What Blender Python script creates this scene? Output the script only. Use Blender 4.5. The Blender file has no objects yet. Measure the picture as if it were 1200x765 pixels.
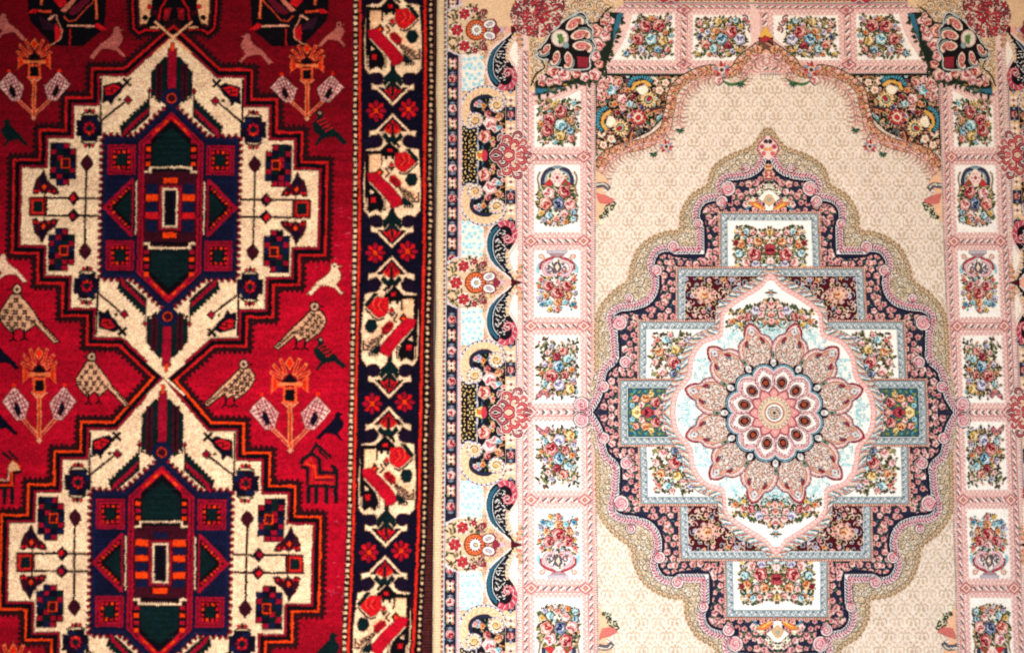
import bpy, math, random
import numpy as np

# ------------------------------------------------------------------ camera, light, exposure
TILT_A = 6.5e-5                      # keystone of the photograph, per pixel
F_PX = 1667.0                        # focal length in pixels of a 1200 px wide frame (50 mm lens)
THETA = math.atan(TILT_A * F_PX)     # the camera looks slightly upward at the hung carpets
DIST = F_PX / 800.0                  # 800 px per metre at the carpets
UX = DIST / F_PX                     # metres per carpet unit, across
UZ = DIST / (F_PX * math.cos(THETA)) # metres per carpet unit, down

scene = bpy.context.scene
cam_d = bpy.data.cameras.new('camera')
cam_d.lens = 50.0 * F_PX / 1666.67
cam_d.sensor_width = 36.0
cam_d.clip_end = 100
cam = bpy.data.objects.new('camera', cam_d)
scene.collection.objects.link(cam)
cam.location = (0, -DIST * math.cos(THETA), -DIST * math.sin(THETA))
cam.rotation_euler = (math.pi / 2 + THETA, 0, 0)
scene.camera = cam

world = bpy.data.worlds.new('World')
scene.world = world
world.use_nodes = True
world.node_tree.nodes['Background'].inputs[0].default_value = (1.0, 0.93, 0.9, 1)
world.node_tree.nodes['Background'].inputs[1].default_value = 0.07


def area(name, loc, aim, size, power, color):
    d = bpy.data.lights.new(name, 'AREA')
    d.shape = 'DISK'
    d.size = size
    d.energy = power
    d.color = color
    o = bpy.data.objects.new(name, d)
    o.location = loc
    v = [a - b for a, b in zip(aim, loc)]
    import mathutils
    o.rotation_euler = mathutils.Vector(v).to_track_quat('-Z', 'Y').to_euler()
    scene.collection.objects.link(o)
    return o


# shop lamps: a neutral one low in front of the seam, a small warm one high up on the right
area('shop_lamp', (-0.06, -1.22, -0.40), (-0.06, 0, -0.40), 0.4, 25.5, (1.0, 0.965, 0.965))
area('warm_lamp', (0.42, -0.95, 0.72), (0.40, 0, 0.30), 0.35, 4.4, (1.0, 0.72, 0.46))

vs = scene.view_settings
vs.view_transform = 'Standard'
vs.look = 'None'
vs.gamma = 1.0
vs.use_curve_mapping = False
vs.exposure = 0.0
scene.render.engine = 'CYCLES'
scene.render.resolution_x = 1024
scene.render.resolution_y = 652

# ------------------------------------------------------------------ pattern drafting (knot chart)
PI = math.pi


def hexc(h):
    v = np.array([int(h[i:i + 2], 16) for i in (0, 2, 4)], float) / 255
    return np.where(v <= 0.04045, v / 12.92, ((v + 0.055) / 1.055) ** 2.4).astype(np.float32)


_pc = {}


def C(h):
    if h not in _pc:
        _pc[h] = hexc(h)
    return _pc[h]


def to_rect(p):
    e = p[:, 0] - 600.0
    d = p[:, 1] - 382.5
    k = 1 + TILT_A * d
    return np.stack([e / k, d / k], 1)


class Chart:
    """Knot chart of one carpet: colour and part number of every knot."""

    def __init__(s, e0, e1, d0, d1, base, S=2):
        s.e0, s.e1, s.d0, s.d1, s.S = e0, e1, d0, d1, S
        s.W = int((e1 - e0) * S)
        s.H = int((d1 - d0) * S)
        s.c = np.empty((s.H, s.W, 3), np.float32)
        s.c[:] = C(base)
        s.p = np.zeros((s.H, s.W), np.int16)
        s.parts = [dict(name='field', parent=None, label=None)]
        s.cur = 0
        s.L = np.array([[1, 0, 0], [0, 1, 0]], float)
        s.stack = []
        s.photo = True
        s.post = None
        s.clip = None
        s.quad = None

    # transforms
    def push(s, x=0, y=0, sx=1, sy=1, rot=0, m=None):
        s.stack.append(s.L)
        if m is None:
            c, n = math.cos(rot), math.sin(rot)
            m = np.array([[c * sx, -n * sy, x], [n * sx, c * sy, y]], float)
        else:
            m = np.array(m, float)
        A = s.L[:, :2] @ m
        A[:, 2] += s.L[:, 2]
        s.L = A

    def pop(s):
        s.L = s.stack.pop()

    def tr(s, p):
        p = np.asarray(p, float).reshape(-1, 2)
        p = p @ s.L[:, :2].T + s.L[:, 2]
        if s.photo:
            p = to_rect(p)
        if s.post is not None:
            p = s.post(p)
        return p

    def part(s, name, parent=None, label=None):
        s.parts.append(dict(name=name, parent=parent, label=label))
        s.cur = len(s.parts) - 1
        return s.cur

    # filling
    def mask(s, p):
        q = (s.tr(p) - (s.e0, s.d0)) * s.S
        x0 = max(0, int(math.floor(q[:, 0].min())))
        x1 = min(s.W, int(math.ceil(q[:, 0].max())) + 1)
        y0 = max(0, int(math.floor(q[:, 1].min())))
        y1 = min(s.H, int(math.ceil(q[:, 1].max())) + 1)
        if x1 <= x0 or y1 <= y0:
            return None
        w = x1 - x0
        X = q[:, 0] - x0 - 0.5
        Y = q[:, 1] - y0 - 0.5
        n = len(q)
        hmax = y1 - y0
        if hmax * n < 9000:
            Xb, Yb = np.roll(X, -1), np.roll(Y, -1)
            r = np.arange(hmax)[:, None]
            up = (Y <= r) & (r < Yb)
            dn = (Yb <= r) & (r < Y)
            ri, ei = np.nonzero(up | dn)
            xi = X[ei] + (ri - Y[ei]) * ((Xb[ei] - X[ei]) / (Yb[ei] - Y[ei]))
            ci = np.clip(np.ceil(xi), 0, w).astype(np.int64)
            sg = np.where(up[ri, ei], 1.0, -1.0)
            par = np.bincount(ri * (w + 1) + ci, weights=sg, minlength=hmax * (w + 1)).reshape(hmax, w + 1)
            m = np.abs(np.cumsum(par, 1)[:, :w]) > .5
            return y0, y1, x0, x1, m
        par = np.zeros((y1 - y0, w + 1), np.int8)
        for i in range(n):
            xa, ya = X[i], Y[i]
            j = i + 1 if i + 1 < n else 0
            xb, yb = X[j], Y[j]
            if ya == yb:
                continue
            sg = 1
            if ya > yb:
                xa, ya, xb, yb, sg = xb, yb, xa, ya, -1
            r0 = max(0, math.ceil(ya))
            r1 = min(hmax, math.ceil(yb))
            if r1 <= r0:
                continue
            r = np.arange(r0, r1)
            xi = xa + (r - ya) * ((xb - xa) / (yb - ya))
            ci = np.clip(np.ceil(xi), 0, w).astype(np.int32)
            par[r, ci] += sg
        m = np.cumsum(par, 1, dtype=np.int8)[:, :w] != 0
        return y0, y1, x0, x1, m

    def poly(s, p, col, setp=True):
        r = s.mask(p)
        if r is None:
            return
        y0, y1, x0, x1, m = r
        if s.clip is not None:
            m = m & s.clip[y0:y1, x0:x1]
        if s.quad is not None:
            m = m & s.quad[y0:y1, x0:x1]
        s.c[y0:y1, x0:x1][m] = C(col)
        if setp:
            s.p[y0:y1, x0:x1][m] = s.cur

    def fullmask(s, p):
        M = np.zeros((s.H, s.W), bool)
        r = s.mask(p)
        if r is not None:
            y0, y1, x0, x1, m = r
            M[y0:y1, x0:x1] = m
        return M

    def rect(s, x0, y0, x1, y1, col):
        s.poly([(x0, y0), (x1, y0), (x1, y1), (x0, y1)], col)

    def ell(s, x, y, rx, ry, col, rot=0, n=14):
        a = np.arange(n) * (2 * PI / n)
        c, sn = math.cos(rot), math.sin(rot)
        px, py = rx * np.cos(a), ry * np.sin(a)
        s.poly(np.stack([x + px * c - py * sn, y + px * sn + py * c], 1), col)

    def disc(s, x, y, r, col, n=12):
        s.ell(x, y, r, r, col, 0, n)

    def line(s, p, w, col, closed=False, taper=None):
        p = np.asarray(p, float)
        if closed:
            p = np.vstack([p, p[:1]])
        d = np.diff(p, axis=0)
        ln = np.hypot(d[:, 0], d[:, 1])
        ok = np.concatenate([[True], ln > 1e-6])
        p = p[ok]
        d = np.diff(p, axis=0)
        if len(d) == 0:
            return
        d /= np.hypot(d[:, 0], d[:, 1])[:, None]
        nrm = np.stack([-d[:, 1], d[:, 0]], 1)
        a = np.vstack([nrm[:1], nrm])
        b = np.vstack([nrm, nrm[-1:]])
        m = a + b
        l2 = (m * m).sum(1)
        m = m * (2 / np.maximum(l2, 0.8))[:, None]
        hw = np.full(len(p), w / 2.0)
        if taper is not None:
            hw = hw * np.interp(np.linspace(0, 1, len(p)), np.linspace(0, 1, len(taper)), taper)
        q = np.vstack([p + m * hw[:, None], (p - m * hw[:, None])[::-1]])
        s.poly(q, col)

    def diamond(s, x, y, rx, ry, col):
        s.poly([(x, y - ry), (x + rx, y), (x, y + ry), (x - rx, y)], col)

    def cells(s, wob, seed):
        S = s.S
        h, w = s.H // S, s.W // S
        rs = np.random.RandomState(seed)
        c = s.c.reshape(h, S, w, S, 3).mean((1, 3))
        p = s.p[S // 2::S, S // 2::S][:h, :w]
        # hand-tied knots never follow the drawing exactly: shift each a little
        dy = smooth_noise(h, w, 5, 6, rs) * wob + (rs.rand(h, w) - .5) * .62
        dx = smooth_noise(h, w, 3, 5, rs) * wob + (rs.rand(h, w) - .5) * .62
        yi = np.clip(np.arange(h)[:, None] + np.rint(dy).astype(int), 0, h - 1)
        xi = np.clip(np.arange(w)[None, :] + np.rint(dx).astype(int), 0, w - 1)
        return c[yi, xi], p[yi, xi]


def smooth_noise(h, w, cell_y, cell_x, rs):
    gy, gx = h // cell_y + 3, w // cell_x + 3
    g = rs.rand(gy, gx).astype(np.float32) * 2 - 1
    y = np.arange(h) / cell_y
    x = np.arange(w) / cell_x
    y0, x0 = y.astype(int), x.astype(int)
    fy, fx = (y - y0)[:, None], (x - x0)[None]
    fy, fx = fy * fy * (3 - 2 * fy), fx * fx * (3 - 2 * fx)
    a = g[y0][:, x0] * (1 - fx) + g[y0][:, x0 + 1] * fx
    b = g[y0 + 1][:, x0] * (1 - fx) + g[y0 + 1][:, x0 + 1] * fx
    return (a * (1 - fy) + b * fy).astype(np.float32)


def crv(p, n=6, closed=False):
    """Catmull-Rom through the points."""
    p = np.asarray(p, float)
    if closed:
        q = np.vstack([p[-1:], p, p[:2]])
    else:
        q = np.vstack([2 * p[:1] - p[1:2], p, 2 * p[-1:] - p[-2:-1]])
    out = []
    t = np.arange(n)[:, None] / n
    for i in range(1, len(q) - 2):
        a, b, c, d = q[i - 1], q[i], q[i + 1], q[i + 2]
        out.append(0.5 * (2 * b + (c - a) * t + (2 * a - 5 * b + 4 * c - d) * t * t + (3 * b - a - 3 * c + d) * t ** 3))
    if not closed:
        out.append(p[-1:])
    return np.vstack(out)


def spiral(x, y, r, a0, turns, n=18):
    t = np.linspace(0, 1, n)
    a = a0 + t * turns * 2 * PI
    rr = r * (1 - 0.92 * t)
    return np.stack([x + rr * np.cos(a), y + rr * np.sin(a)], 1)


def resample(p, step):
    p = np.asarray(p, float)
    d = np.hypot(*np.diff(p, axis=0).T)
    L = np.concatenate([[0], np.cumsum(d)])
    n = max(2, int(L[-1] / step))
    t = (np.arange(n) + 0.5) * L[-1] / n
    x = np.interp(t, L, p[:, 0])
    y = np.interp(t, L, p[:, 1])
    e = 0.4
    dx = np.interp(t + e, L, p[:, 0]) - np.interp(t - e, L, p[:, 0])
    dy = np.interp(t + e, L, p[:, 1]) - np.interp(t - e, L, p[:, 1])
    return x, y, np.arctan2(dy, dx)


def offset_poly(p, d):
    """Miter offset of a closed polygon, outward when it runs clockwise on the page."""
    p = np.asarray(p, float)
    e = np.roll(p, -1, 0) - p
    e /= np.hypot(e[:, 0], e[:, 1])[:, None]
    n = np.stack([e[:, 1], -e[:, 0]], 1)
    a = np.roll(n, 1, 0)
    m = a + n
    m = m * (2 / np.maximum((m * m).sum(1), 0.5))[:, None]
    return p + m * d


def toothed(p, pitch, depth):
    """Closed polygon with square-ish teeth along every edge (outward when clockwise)."""
    p = np.asarray(p, float)
    out = []
    for i in range(len(p)):
        a, b = p[i], p[(i + 1) % len(p)]
        d = b - a
        L = math.hypot(*d)
        if L < 1e-6:
            continue
        u = d / L
        n = np.array([u[1], -u[0]])
        k = max(1, int(round(L / pitch)))
        st = L / k
        for j in range(k):
            q = a + u * st * j
            out += [q, q + u * st * .08 + n * depth * .85, q + u * st * .5 + n * depth, q + u * st * .68]
    return np.array(out)
# ------------------------------------------------------------------ red tribal carpet
RED = dict(field='a00820', crim='8e0a22', maroon='360a16', navy='0b0919', blue='111430', black='0b080d',
           green='08191a', cream='ecc49c', orange='e23a0a', red='bd121a', pink='c0655f', brown='240c10',
           purple='150a1c', lpink='e6a294')
K = RED
red = Chart(-636, -91, -418, 412, K['field'])
rng = random.Random(7)


def med_outline(vj, s=1.0):
    w = [52, 84, 114, 144, 174]
    v = [152, 118, 80, 45]
    q = [(0, -vj)]
    for i in range(4):
        q += [(w[i] * s, -v[i] * s), (w[i + 1] * s, -v[i] * s)]
    q += [(w[4] * s, 45 * s)]
    r = [(x, -y) for x, y in q[:-1]][::-1]
    right = q[:-1] + [(w[4] * s, -45 * s)] + [(w[4] * s, 45 * s)] + r
    out = []
    for a in right:
        if not out or a != out[-1]:
            out.append(a)
    left = [(-x, y) for x, y in out[1:-1]][::-1]
    return np.array(out + left, float)


MEDS = [dict(m=[[1, -.020, 199], [.009, 1, 243.5]], vj=199.5, s=1.0),
        dict(m=[[1, -.020, 187.5], [.007, 1, 659.5]], vj=216.0, s=1.02)]


def med_core(cv, M, k):
    """Everything inside the stepped outline, in medallion coordinates."""
    par = M['id']
    s = M['s']
    vj = M['vj']
    cv.push(m=[[s, 0, 0], [0, s, 0]])
    vt = vj / s

    # pole blocks at top and bottom
    for sy in (1, -1):
        cv.push(sy=sy)
        cv.part('pole_stripes', par)
        top = -(vt - 20)
        lowv = -130
        cv.poly([(-24, lowv), (-24, top + 22), (-9, top + 4), (9, top + 4), (24, top + 22), (24, lowv)], K['green'])
        for x in (-15, 15):
            cv.rect(x - 4, top + 12, x + 4, lowv + 5, K['maroon'])
            cv.rect(x - .8, top + 14, x + .8, lowv, K['black'])
        cv.rect(-5, -(vt - 14), 5, lowv + 2, K['crim'])
        cv.rect(-2, -(vt - 7), 2, -(vt - 17), K['orange'])
        for x in (-26, 26):
            cv.diamond(x, -136, 3, 4, K['crim'])
        cv.poly([(-24, lowv - 1), (-14, -122), (-8, -130), (8, -130), (14, -122), (24, lowv - 1), (24, -127), (0, -127), (-24, -127)], K['green'])
        cv.pop()

    # feather bars, tulips, rosettes, mosaics in the four quarters
    for sx in (1, -1):
        for sy in (1, -1):
            cv.push(sx=sx, sy=sy)
            cv.part('feather_bar', par)
            n = 9
            up, lo = [], []
            a, b = np.array([26., -126.]), np.array([57., -96.])
            for i in range(n):
                t = i / (n - 1)
                q = a + (b - a) * t
                up += [q + (0, 0), q + (3.6, -.4)]
                lo += [q + (0, 17), q + (3.0, 17.4)]
            cv.poly(up + [(57.5, -82)] + lo[::-1], K['green'])
            cv.poly([(26.5, -117), (55, -91), (57, -83), (54, -82), (27, -108)], K['crim'])
            zz = []
            for i in range(9):
                q = a + (b - a) * (i / 8.) + (0, 14)
                zz += [q, q + (1.8, -1.4), q + (1.8, 3)]
            cv.poly(zz + [(57, -79), (26, -106)], K['green'])
            cv.rect(25.6, -136, 26.8, -106, K['black'])
            cv.rect(57, -95, 58.2, -78, K['black'])

            cv.part('tulip_motif', par)
            cv.line([(82, -101), (52, -125)], 2.0, K['black'])
            cv.rect(82, -150, 83.8, -96, K['black'])
            cv.diamond(51, -125, 5.5, 5.5, K['black'])
            cv.diamond(51, -125, 4, 4, K['crim'])
            cv.poly([(55, -142), (62, -146), (80, -141), (81, -121), (74, -124), (70, -119), (66, -128), (60, -133)], K['navy'])
            cv.poly([(60, -140), (68, -143), (78, -139), (77, -131), (70, -131), (66, -134)], K['red'])
            cv.line([(63, -138), (70, -139), (69, -134), (76, -136)], 1.4, K['maroon'])
            cv.line([(48, -150), (58, -139)], 3, K['black'])
            cv.line([(48, -141), (57, -150)], 3, K['black'])
            cv.rect(59, -127, 62, -124, K['black'])

            cv.part('rosette', par)
            x, y = 96, -92
            cv.poly([(x - 9, y - 15), (x + 9, y - 15), (x + 9, y - 9), (x + 15, y - 9), (x + 15, y + 9), (x + 9, y + 9), (x + 9, y + 15), (x - 9, y + 15), (x - 9, y + 9), (x - 15, y + 9), (x - 15, y - 9), (x - 9, y - 9)], K['black'])
            for dx, dy, r, c in ((-9, 0, 6.5, 'purple'), (9, 0, 6.5, 'navy'), (-5, -9, 5.5, 'blue'), (5, -9, 5.5, 'purple'),
                                 (-5, 9, 5.5, 'navy'), (5, 9, 5.5, 'blue'), (-11, -5, 3.5, 'blue'), (11, -5, 3.5, 'purple'),
                                 (-11, 6, 3.5, 'navy'), (11, 6, 3.5, 'navy')):
                cv.rect(x + dx - r * .9, y + dy - r * .75, x + dx + r * .9, y + dy + r * .75, K[c])
            cv.rect(x - 7, y - 8, x + 7, y + 8, K['purple'])
            for i in range(8):
                a = i * PI / 4
                cv.rect(x + 5.2 * math.cos(a) - 1.7, y + 5.8 * math.sin(a) - 1.8, x + 5.2 * math.cos(a) + 1.7, y + 5.8 * math.sin(a) + 1.8,
                        K['red' if i % 2 else 'crim'] if i != 2 else K['orange'])
            cv.rect(x - 2.5, y - 3, x + 2.5, y + 3, K['green'])
            for dy, f in ((-19, 1), (19, -1)):
                cv.line([(x - 10, y + dy + 5 * f), (x - 5, y + dy + 1 * f), (x + 5, y + dy + 1 * f), (x + 10, y + dy + 4 * f)], 1.5, K['black'])
                for q in (-4, 0, 4):
                    cv.diamond(x + q, y + dy - 1.2 * f, 2.6, 2.6 if q else 3.4, K['red'] if q else K['maroon'])
            cv.line([(x - 14, y - 10), (x - 10, y - 14)], 1.4, K['black'])

            cv.part('mosaic_block', par)
            r2 = random.Random(11 + (sx > 0) * 3 + (sy > 0) * 5)
            x0, y0 = 111, -75
            cw, ch = 7.6, 7.1
            for j in range(7):
                for i in range(4):
                    if (i == 0 and j in (0, 6)) or (i == 3 and j in (6,)) and r2.random() < .7:
                        continue
                    c = ('navy', 'crim', 'green', 'black', 'blue', 'purple')[(i * 2 + j * 3 + (j % 2)) % 6] if r2.random() < .75 else r2.choice(['green', 'crim', 'navy', 'black'])
                    if (i + j) % 3 == 1:
                        c = 'crim'
                    cv.rect(x0 + i * cw, y0 + j * ch, x0 + (i + 1) * cw + .1, y0 + (j + 1) * ch + .1, K[c if c != 'crim' else ('black' if j % 2 else 'navy')])
                    if c == 'crim':
                        cv.rect(x0 + i * cw + .8, y0 + j * ch + .8, x0 + (i + 1) * cw - .6, y0 + (j + 1) * ch - .6, K['crim'])
            cv.rect(x0 + cw * .9, y0 + 18, x0 + cw * .9 + 11, y0 + 30, K['orange'])
            cv.rect(x0 + cw * .9 + 1.8, y0 + 19.8, x0 + cw * .9 + 9.2, y0 + 28.2, K['maroon'])

            cv.part('leaf_motif', par)
            cv.poly([(149, -44), (152, -37), (157, -32), (160, -23), (161, -15), (156, -14), (153, -17), (147, -15), (142, -17), (137, -14), (130, -15), (133, -22), (141, -28), (146, -36)], K['maroon'])
            cv.poly([(149, -40), (154, -30), (150, -24), (143, -28)], K['purple'])
            cv.poly([(145, -23), (148, -27), (151, -23), (148, -19)], K['orange'])
            for q in (136, 142, 154, 158):
                cv.diamond(q, -18, 2, 2.4, K['red'])

            cv.part('diamond_drop', par)
            cv.poly([(98, -62), (101, -59), (104, -56), (106, -51), (103, -46), (99, -41), (95, -45), (91, -50), (93, -56), (96, -59)], K['maroon'])
            cv.rect(98, -42, 99.9, 0, K['black'])
            cv.rect(82, -11.2, 146, -9.2, K['black'])
            cv.diamond(113, -10, 7.6, 8.4, K['navy'])
            cv.poly([(113, -15), (118, -11), (115, -6), (110, -10)], K['crim' if sy * sx > 0 else 'red'])
            cv.pop()
    for sx in (1, -1):
        cv.push(sx=sx)
        cv.part('square_motif', par)
        cv.rect(144, -11, 165, 11, K['black'])
        cv.rect(146, -9.5, 164, 9.5, 'a8141c')
        cv.rect(147.5, -7.5, 162, 7.5, 'c8281a')
        cv.rect(149.5, -6, 160, 6, K['green'])
        cv.rect(146.6, -15, 147.8, 15, K['black'])
        cv.pop()

    # navy panel
    cv.part('navy_panel', par)
    hull = [(0, -120), (14, -108), (42, -82), (79, -82), (79, 82), (42, 82), (14, 108), (0, 120), (-14, 108), (-42, 82), (-79, 82), (-79, -82), (-42, -82), (-14, -108)]
    cv.poly(toothed(offset_poly(hull, 1.5), 7.6, 3.8), K['crim'])
    cv.poly(toothed(hull, 7.6, 2.6), K['purple'])
    cv.poly(hull, K['blue'])
    cv.poly(offset_poly(hull, -4), '0d0f26')
    for sx in (1, -1):
        for i in range(14):
            r1 = rng.uniform(-78, 70)
            cv.rect(sx * 60 - 17, r1, sx * 60 + 17, r1 + rng.uniform(1, 2.2), K['blue'])
    # octagon nodes
    for sy in (1, -1):
        cv.push(sy=sy)
        cv.part('octagon_node', par)
        cv.poly([(-5, -139), (5, -139), (12, -131), (12, -124), (5, -116), (4, -110), (-4, -110), (-5, -116), (-12, -124), (-12, -131)], K['blue'])
        cv.disc(0, -127.5, 6.2, K['orange'], 8)
        cv.disc(0, -127.5, 4.6, K['maroon'], 8)
        cv.pop()
    # squares and side triangles
    for sx in (1, -1):
        for sy in (1, -1):
            cv.push(sx * 58, sy * 56)
            cv.part('square_tile', par)
            cv.rect(-16.5, -17.5, 16.5, 17.5, K['crim'])
            cv.rect(-14.4, -15.4, 14.4, 15.4, K['maroon'])
            cv.rect(-13.5, -14.5, 13.5, 14.5, K['crim'])
            cv.rect(-10.5, -11.5, 10.5, 11.5, K['black'])
            for i in range(12):
                a = (i + .5) * PI / 6
                x, y = 10 * math.cos(a), 10.5 * math.sin(a)
                x = max(-8.5, min(8.5, x * 1.2))
                y = max(-9, min(9, y * 1.2))
                cv.rect(x - 1.7, y - 1.7, x + 1.7, y + 1.7, K['red' if i % 3 else 'orange'])
            cv.rect(-5, -6, 5, 6, K['green'])
            cv.pop()
        cv.push(sx=sx)
        cv.part('side_triangle', par)
        cv.poly([(80, 0), (46, -34), (43, -34), (43, 34), (46, 34)], K['crim'])
        cv.poly([(74, 0), (48, -27), (45, -27), (45, 27), (48, 27)], K['maroon'])
        cv.poly([(72, 0), (47, -25), (46, -25), (46, 25), (47, 25)], K['black'])
        for i in range(7):
            t = (i + .5) / 7
            for f in (1, -1):
                x, y = 71 - 24 * t, f * (24 * t + .6)
                cv.rect(x - 1.6, y - 1.5, x + 1.6, y + 1.5, K['orange' if i % 2 else 'red'])
        cv.poly([(64, 0), (48, -17), (46, -17), (46, 17), (48, 17)], K['green'])
        cv.part('white_bar', par)
        cv.rect(37.6, -33, 42.4, 33, K['navy'])
        for i in range(16):
            o = rng.uniform(-.4, .4)
            cv.rect(38.8 + o, -31 + i * 3.9, 41 + o, -27 + i * 3.9, K['cream'])
        cv.pop()
    # central hexagon
    cv.part('centre_hexagon', par)
    hx = [(0, -112), (38, -76), (38, 76), (0, 112), (-38, 76), (-38, -76)]
    cv.poly(hx, K['crim'])
    cv.poly(offset_poly(hx, -2.6), K['maroon'])
    cv.poly(offset_poly(hx, -3.6), K['crim'])
    cv.poly(offset_poly(hx, -7), K['black'])
    for sy in (1, -1):
        cv.push(sy=sy)
        for sx in (1, -1):
            for i in range(4):
                cv.rect(sx * 26.5 - 3, -49 - i * 8.6 - 5, sx * 26.5 + 3, -49 - i * 8.6, K['orange' if (i + (sy > 0)) % 2 else 'crim'])
            for i in range(5):
                x = sx * (21 - i * 4.4)
                y = -84 - i * 4.1
                cv.poly([(x, y), (x - sx * 5, y - 5), (x - sx * 2.5, y - 7), (x + sx * 2.5, y - 2.4)], K['orange' if i % 2 else 'red'])
        cv.poly([(0, -94), (22, -74), (22, -47), (-22, -47), (-22, -74)], K['green'])
        for i in range(5):
            y = -86 + i * 7
            cv.rect(-18 + abs(i - 2), y, 18, y + 1.2, '0a2021')
        cv.pop()
    cv.part('centre_block', par)
    cv.rect(-31, -46, 31, 46, K['maroon'])
    for f in (1, -1):
        cv.line([(-31, f * 42), (-24, f * 42), (-24, f * 47), (24, f * 47), (24, f * 42), (31, f * 42)], 3.2, K['cream'])
        cv.rect(-22, f * 45 - (3.6 if f > 0 else -.4) - 1.5, 22, f * 45 - (3.6 if f > 0 else -.4) + 2, K['black'])
        cv.rect(-8.5, f * 32 - 3.5, 8.5, f * 32 + 3.5, K['orange' if k == 0 or f > 0 else 'blue'])
    bars = [(-16, -8), (5, 13)] if k == 0 else [(-27, -19), (-9, -2), (10, 18)]
    for sx in (1, -1):
        x0, x1 = sorted((sx * 14, sx * 29))
        cv.rect(x0, -38, x1, 38, K['maroon'])
        cv.rect(x0 + 1, -28, x1 - 1, 28, K['blue'])
        for j, (a, b) in enumerate(bars):
            cv.rect(x0, a, x1, b, K['orange'] if k else K['red' if j else 'orange'])
            cv.rect(x0, b, x1, b + 1.5, K['maroon'])
    cv.rect(-13, -26, 13, 26, K['crim'])
    cv.rect(-9.5, -23.5, 9.5, 23.5, K['cream'])
    cv.rect(-6.6, -20.5, 6.6, 20.5, K['purple'])
    cv.rect(-4, -18, 4, 18, K['black'])
    cv.pop()


def bird_hatched(cv, x, y, f, slim):
    """Tan bird with dark check marks; x,y at the head, f=1 tail to the right."""
    cv.push(x, y, sx=f)
    cv.part('bird_figure', 0, 'tan bird with dark check marks')
    if slim:
        body = [(5, 5), (-5.6, 5), (-11, 12), (-12, 18), (-5, 30), (5, 37), (10.5, 41.5), (13, 36), (21, 40.5), (24, 33.5), (44, 50), (47.5, 47), (28, 27), (17, 17), (9, 8.5)]
        legs = ((22, 40), (12, 40))
        ck = [(-4, 12), (3, 10), (-7, 18), (0, 17), (7, 15), (-3, 24), (4, 22), (11, 20), (2, 30), (9, 28), (16, 26), (9, 35), (16, 32), (22, 30)]
        tail = [(24, 29), (45, 47)]
    else:
        body = [(-5, 6), (4, 6), (14, 18), (23, 30), (27, 36), (50, 61), (45, 63), (23, 40), (16, 46), (10, 50), (6, 45), (1, 46), (-5, 51), (-12, 44), (-18, 36), (-19, 27)]
        legs = ((-4, 50), (9, 49))
        ck = [(0, 13), (-6, 19), (5, 20), (-12, 26), (-1, 27), (10, 27), (-15, 33), (-6, 34), (4, 34), (14, 34), (-9, 41), (0, 41), (9, 41), (20, 38), (-5, 46)]
        tail = [(27, 37), (48, 61)]
    cv.line(body, 3.0, K['black'], closed=True)
    cv.poly(body, 'd09a74')
    for i in range(9):
        t = (i + .5) / 9
        px, py = tail[0][0] + (tail[1][0] - tail[0][0]) * t, tail[0][1] + (tail[1][1] - tail[0][1]) * t
        cv.rect(px - 1, py - 1, px + 1, py + 1, K['maroon'])
    cv.disc(1, 0, 6.6, K['black'], 8)
    cv.disc(1, 0, 5.0, 'd8a884', 8)
    cv.diamond(1, 0, 2.4, 2.4, K['maroon'])
    cv.line([(-5, -.5), (-10, .5)], 2.0, K['black'])
    for px, py in ck:
        for d in ((0, 0), (1.5, 1.5), (-1.5, -1.5), (1.5, -1.5), (-1.5, 1.5)):
            cv.rect(px + d[0] - 1.05, py + d[1] - 1.05, px + d[0] + 1.05, py + d[1] + 1.05, K['maroon'])
    for lx, ly in legs:
        cv.line([(lx, ly - 2), (lx + 1, ly + 9)], 2.2, K['black'])
        cv.line([(lx - 4, ly + 11), (lx + 1, ly + 8), (lx + 5, ly + 11)], 2.0, K['black'])
    cv.pop()


def bird_plain(cv, x, y, f, s, col, label, eye=True):
    """Plain bird; x,y at the head, f=1 tail to the left and down."""
    cv.push(x, y, sx=f * s, sy=s)
    cv.part('bird_figure', 0, label)
    body = [(-4, -3), (0, -5), (3, -4), (4, -1), (9, -1), (4, 1.5), (8, 9), (7, 15), (2, 21), (7, 27), (11, 31), (8, 33), (0, 25), (-8, 23), (-17, 23), (-27, 34), (-33, 33), (-20, 18), (-8, 9), (-4, 3)]
    cv.poly(body, col)
    if eye:
        cv.diamond(0, -1, 1.7, 1.7, K['maroon'])
    cv.pop()


def bird_dark(cv, x, y, f, s, checks, label, col='green'):
    """Dark bird; x,y at the head, f=1 tail to the right and down."""
    cv.push(x, y, sx=f * s, sy=s)
    cv.part('bird_figure', 0, label)
    cv.poly([(-8, -1), (-3, -3), (1, -5), (4, -1), (4, 3), (12, 12), (20, 20), (32, 33), (27, 35), (17, 26), (8, 27), (3, 29), (-4, 37), (-6, 35), (0, 26), (-6, 20), (-9, 12), (-4, 6), (-3, 1)], K[col])
    cv.diamond(0, -1, 2.2, 2.2, K['cream'] if checks else K[col])
    if checks:
        cv.diamond(0, -1, 1, 1, K['black'])
        for j in range(4):
            for i in range(4):
                px, py = -2 + i * 2.3 + j * 3.0, 9 + j * 3.4 - i * 1.2
                cv.rect(px - .8, py - 1.2, px + 1, py + 1.2, K['red'])
    cv.pop()


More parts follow.
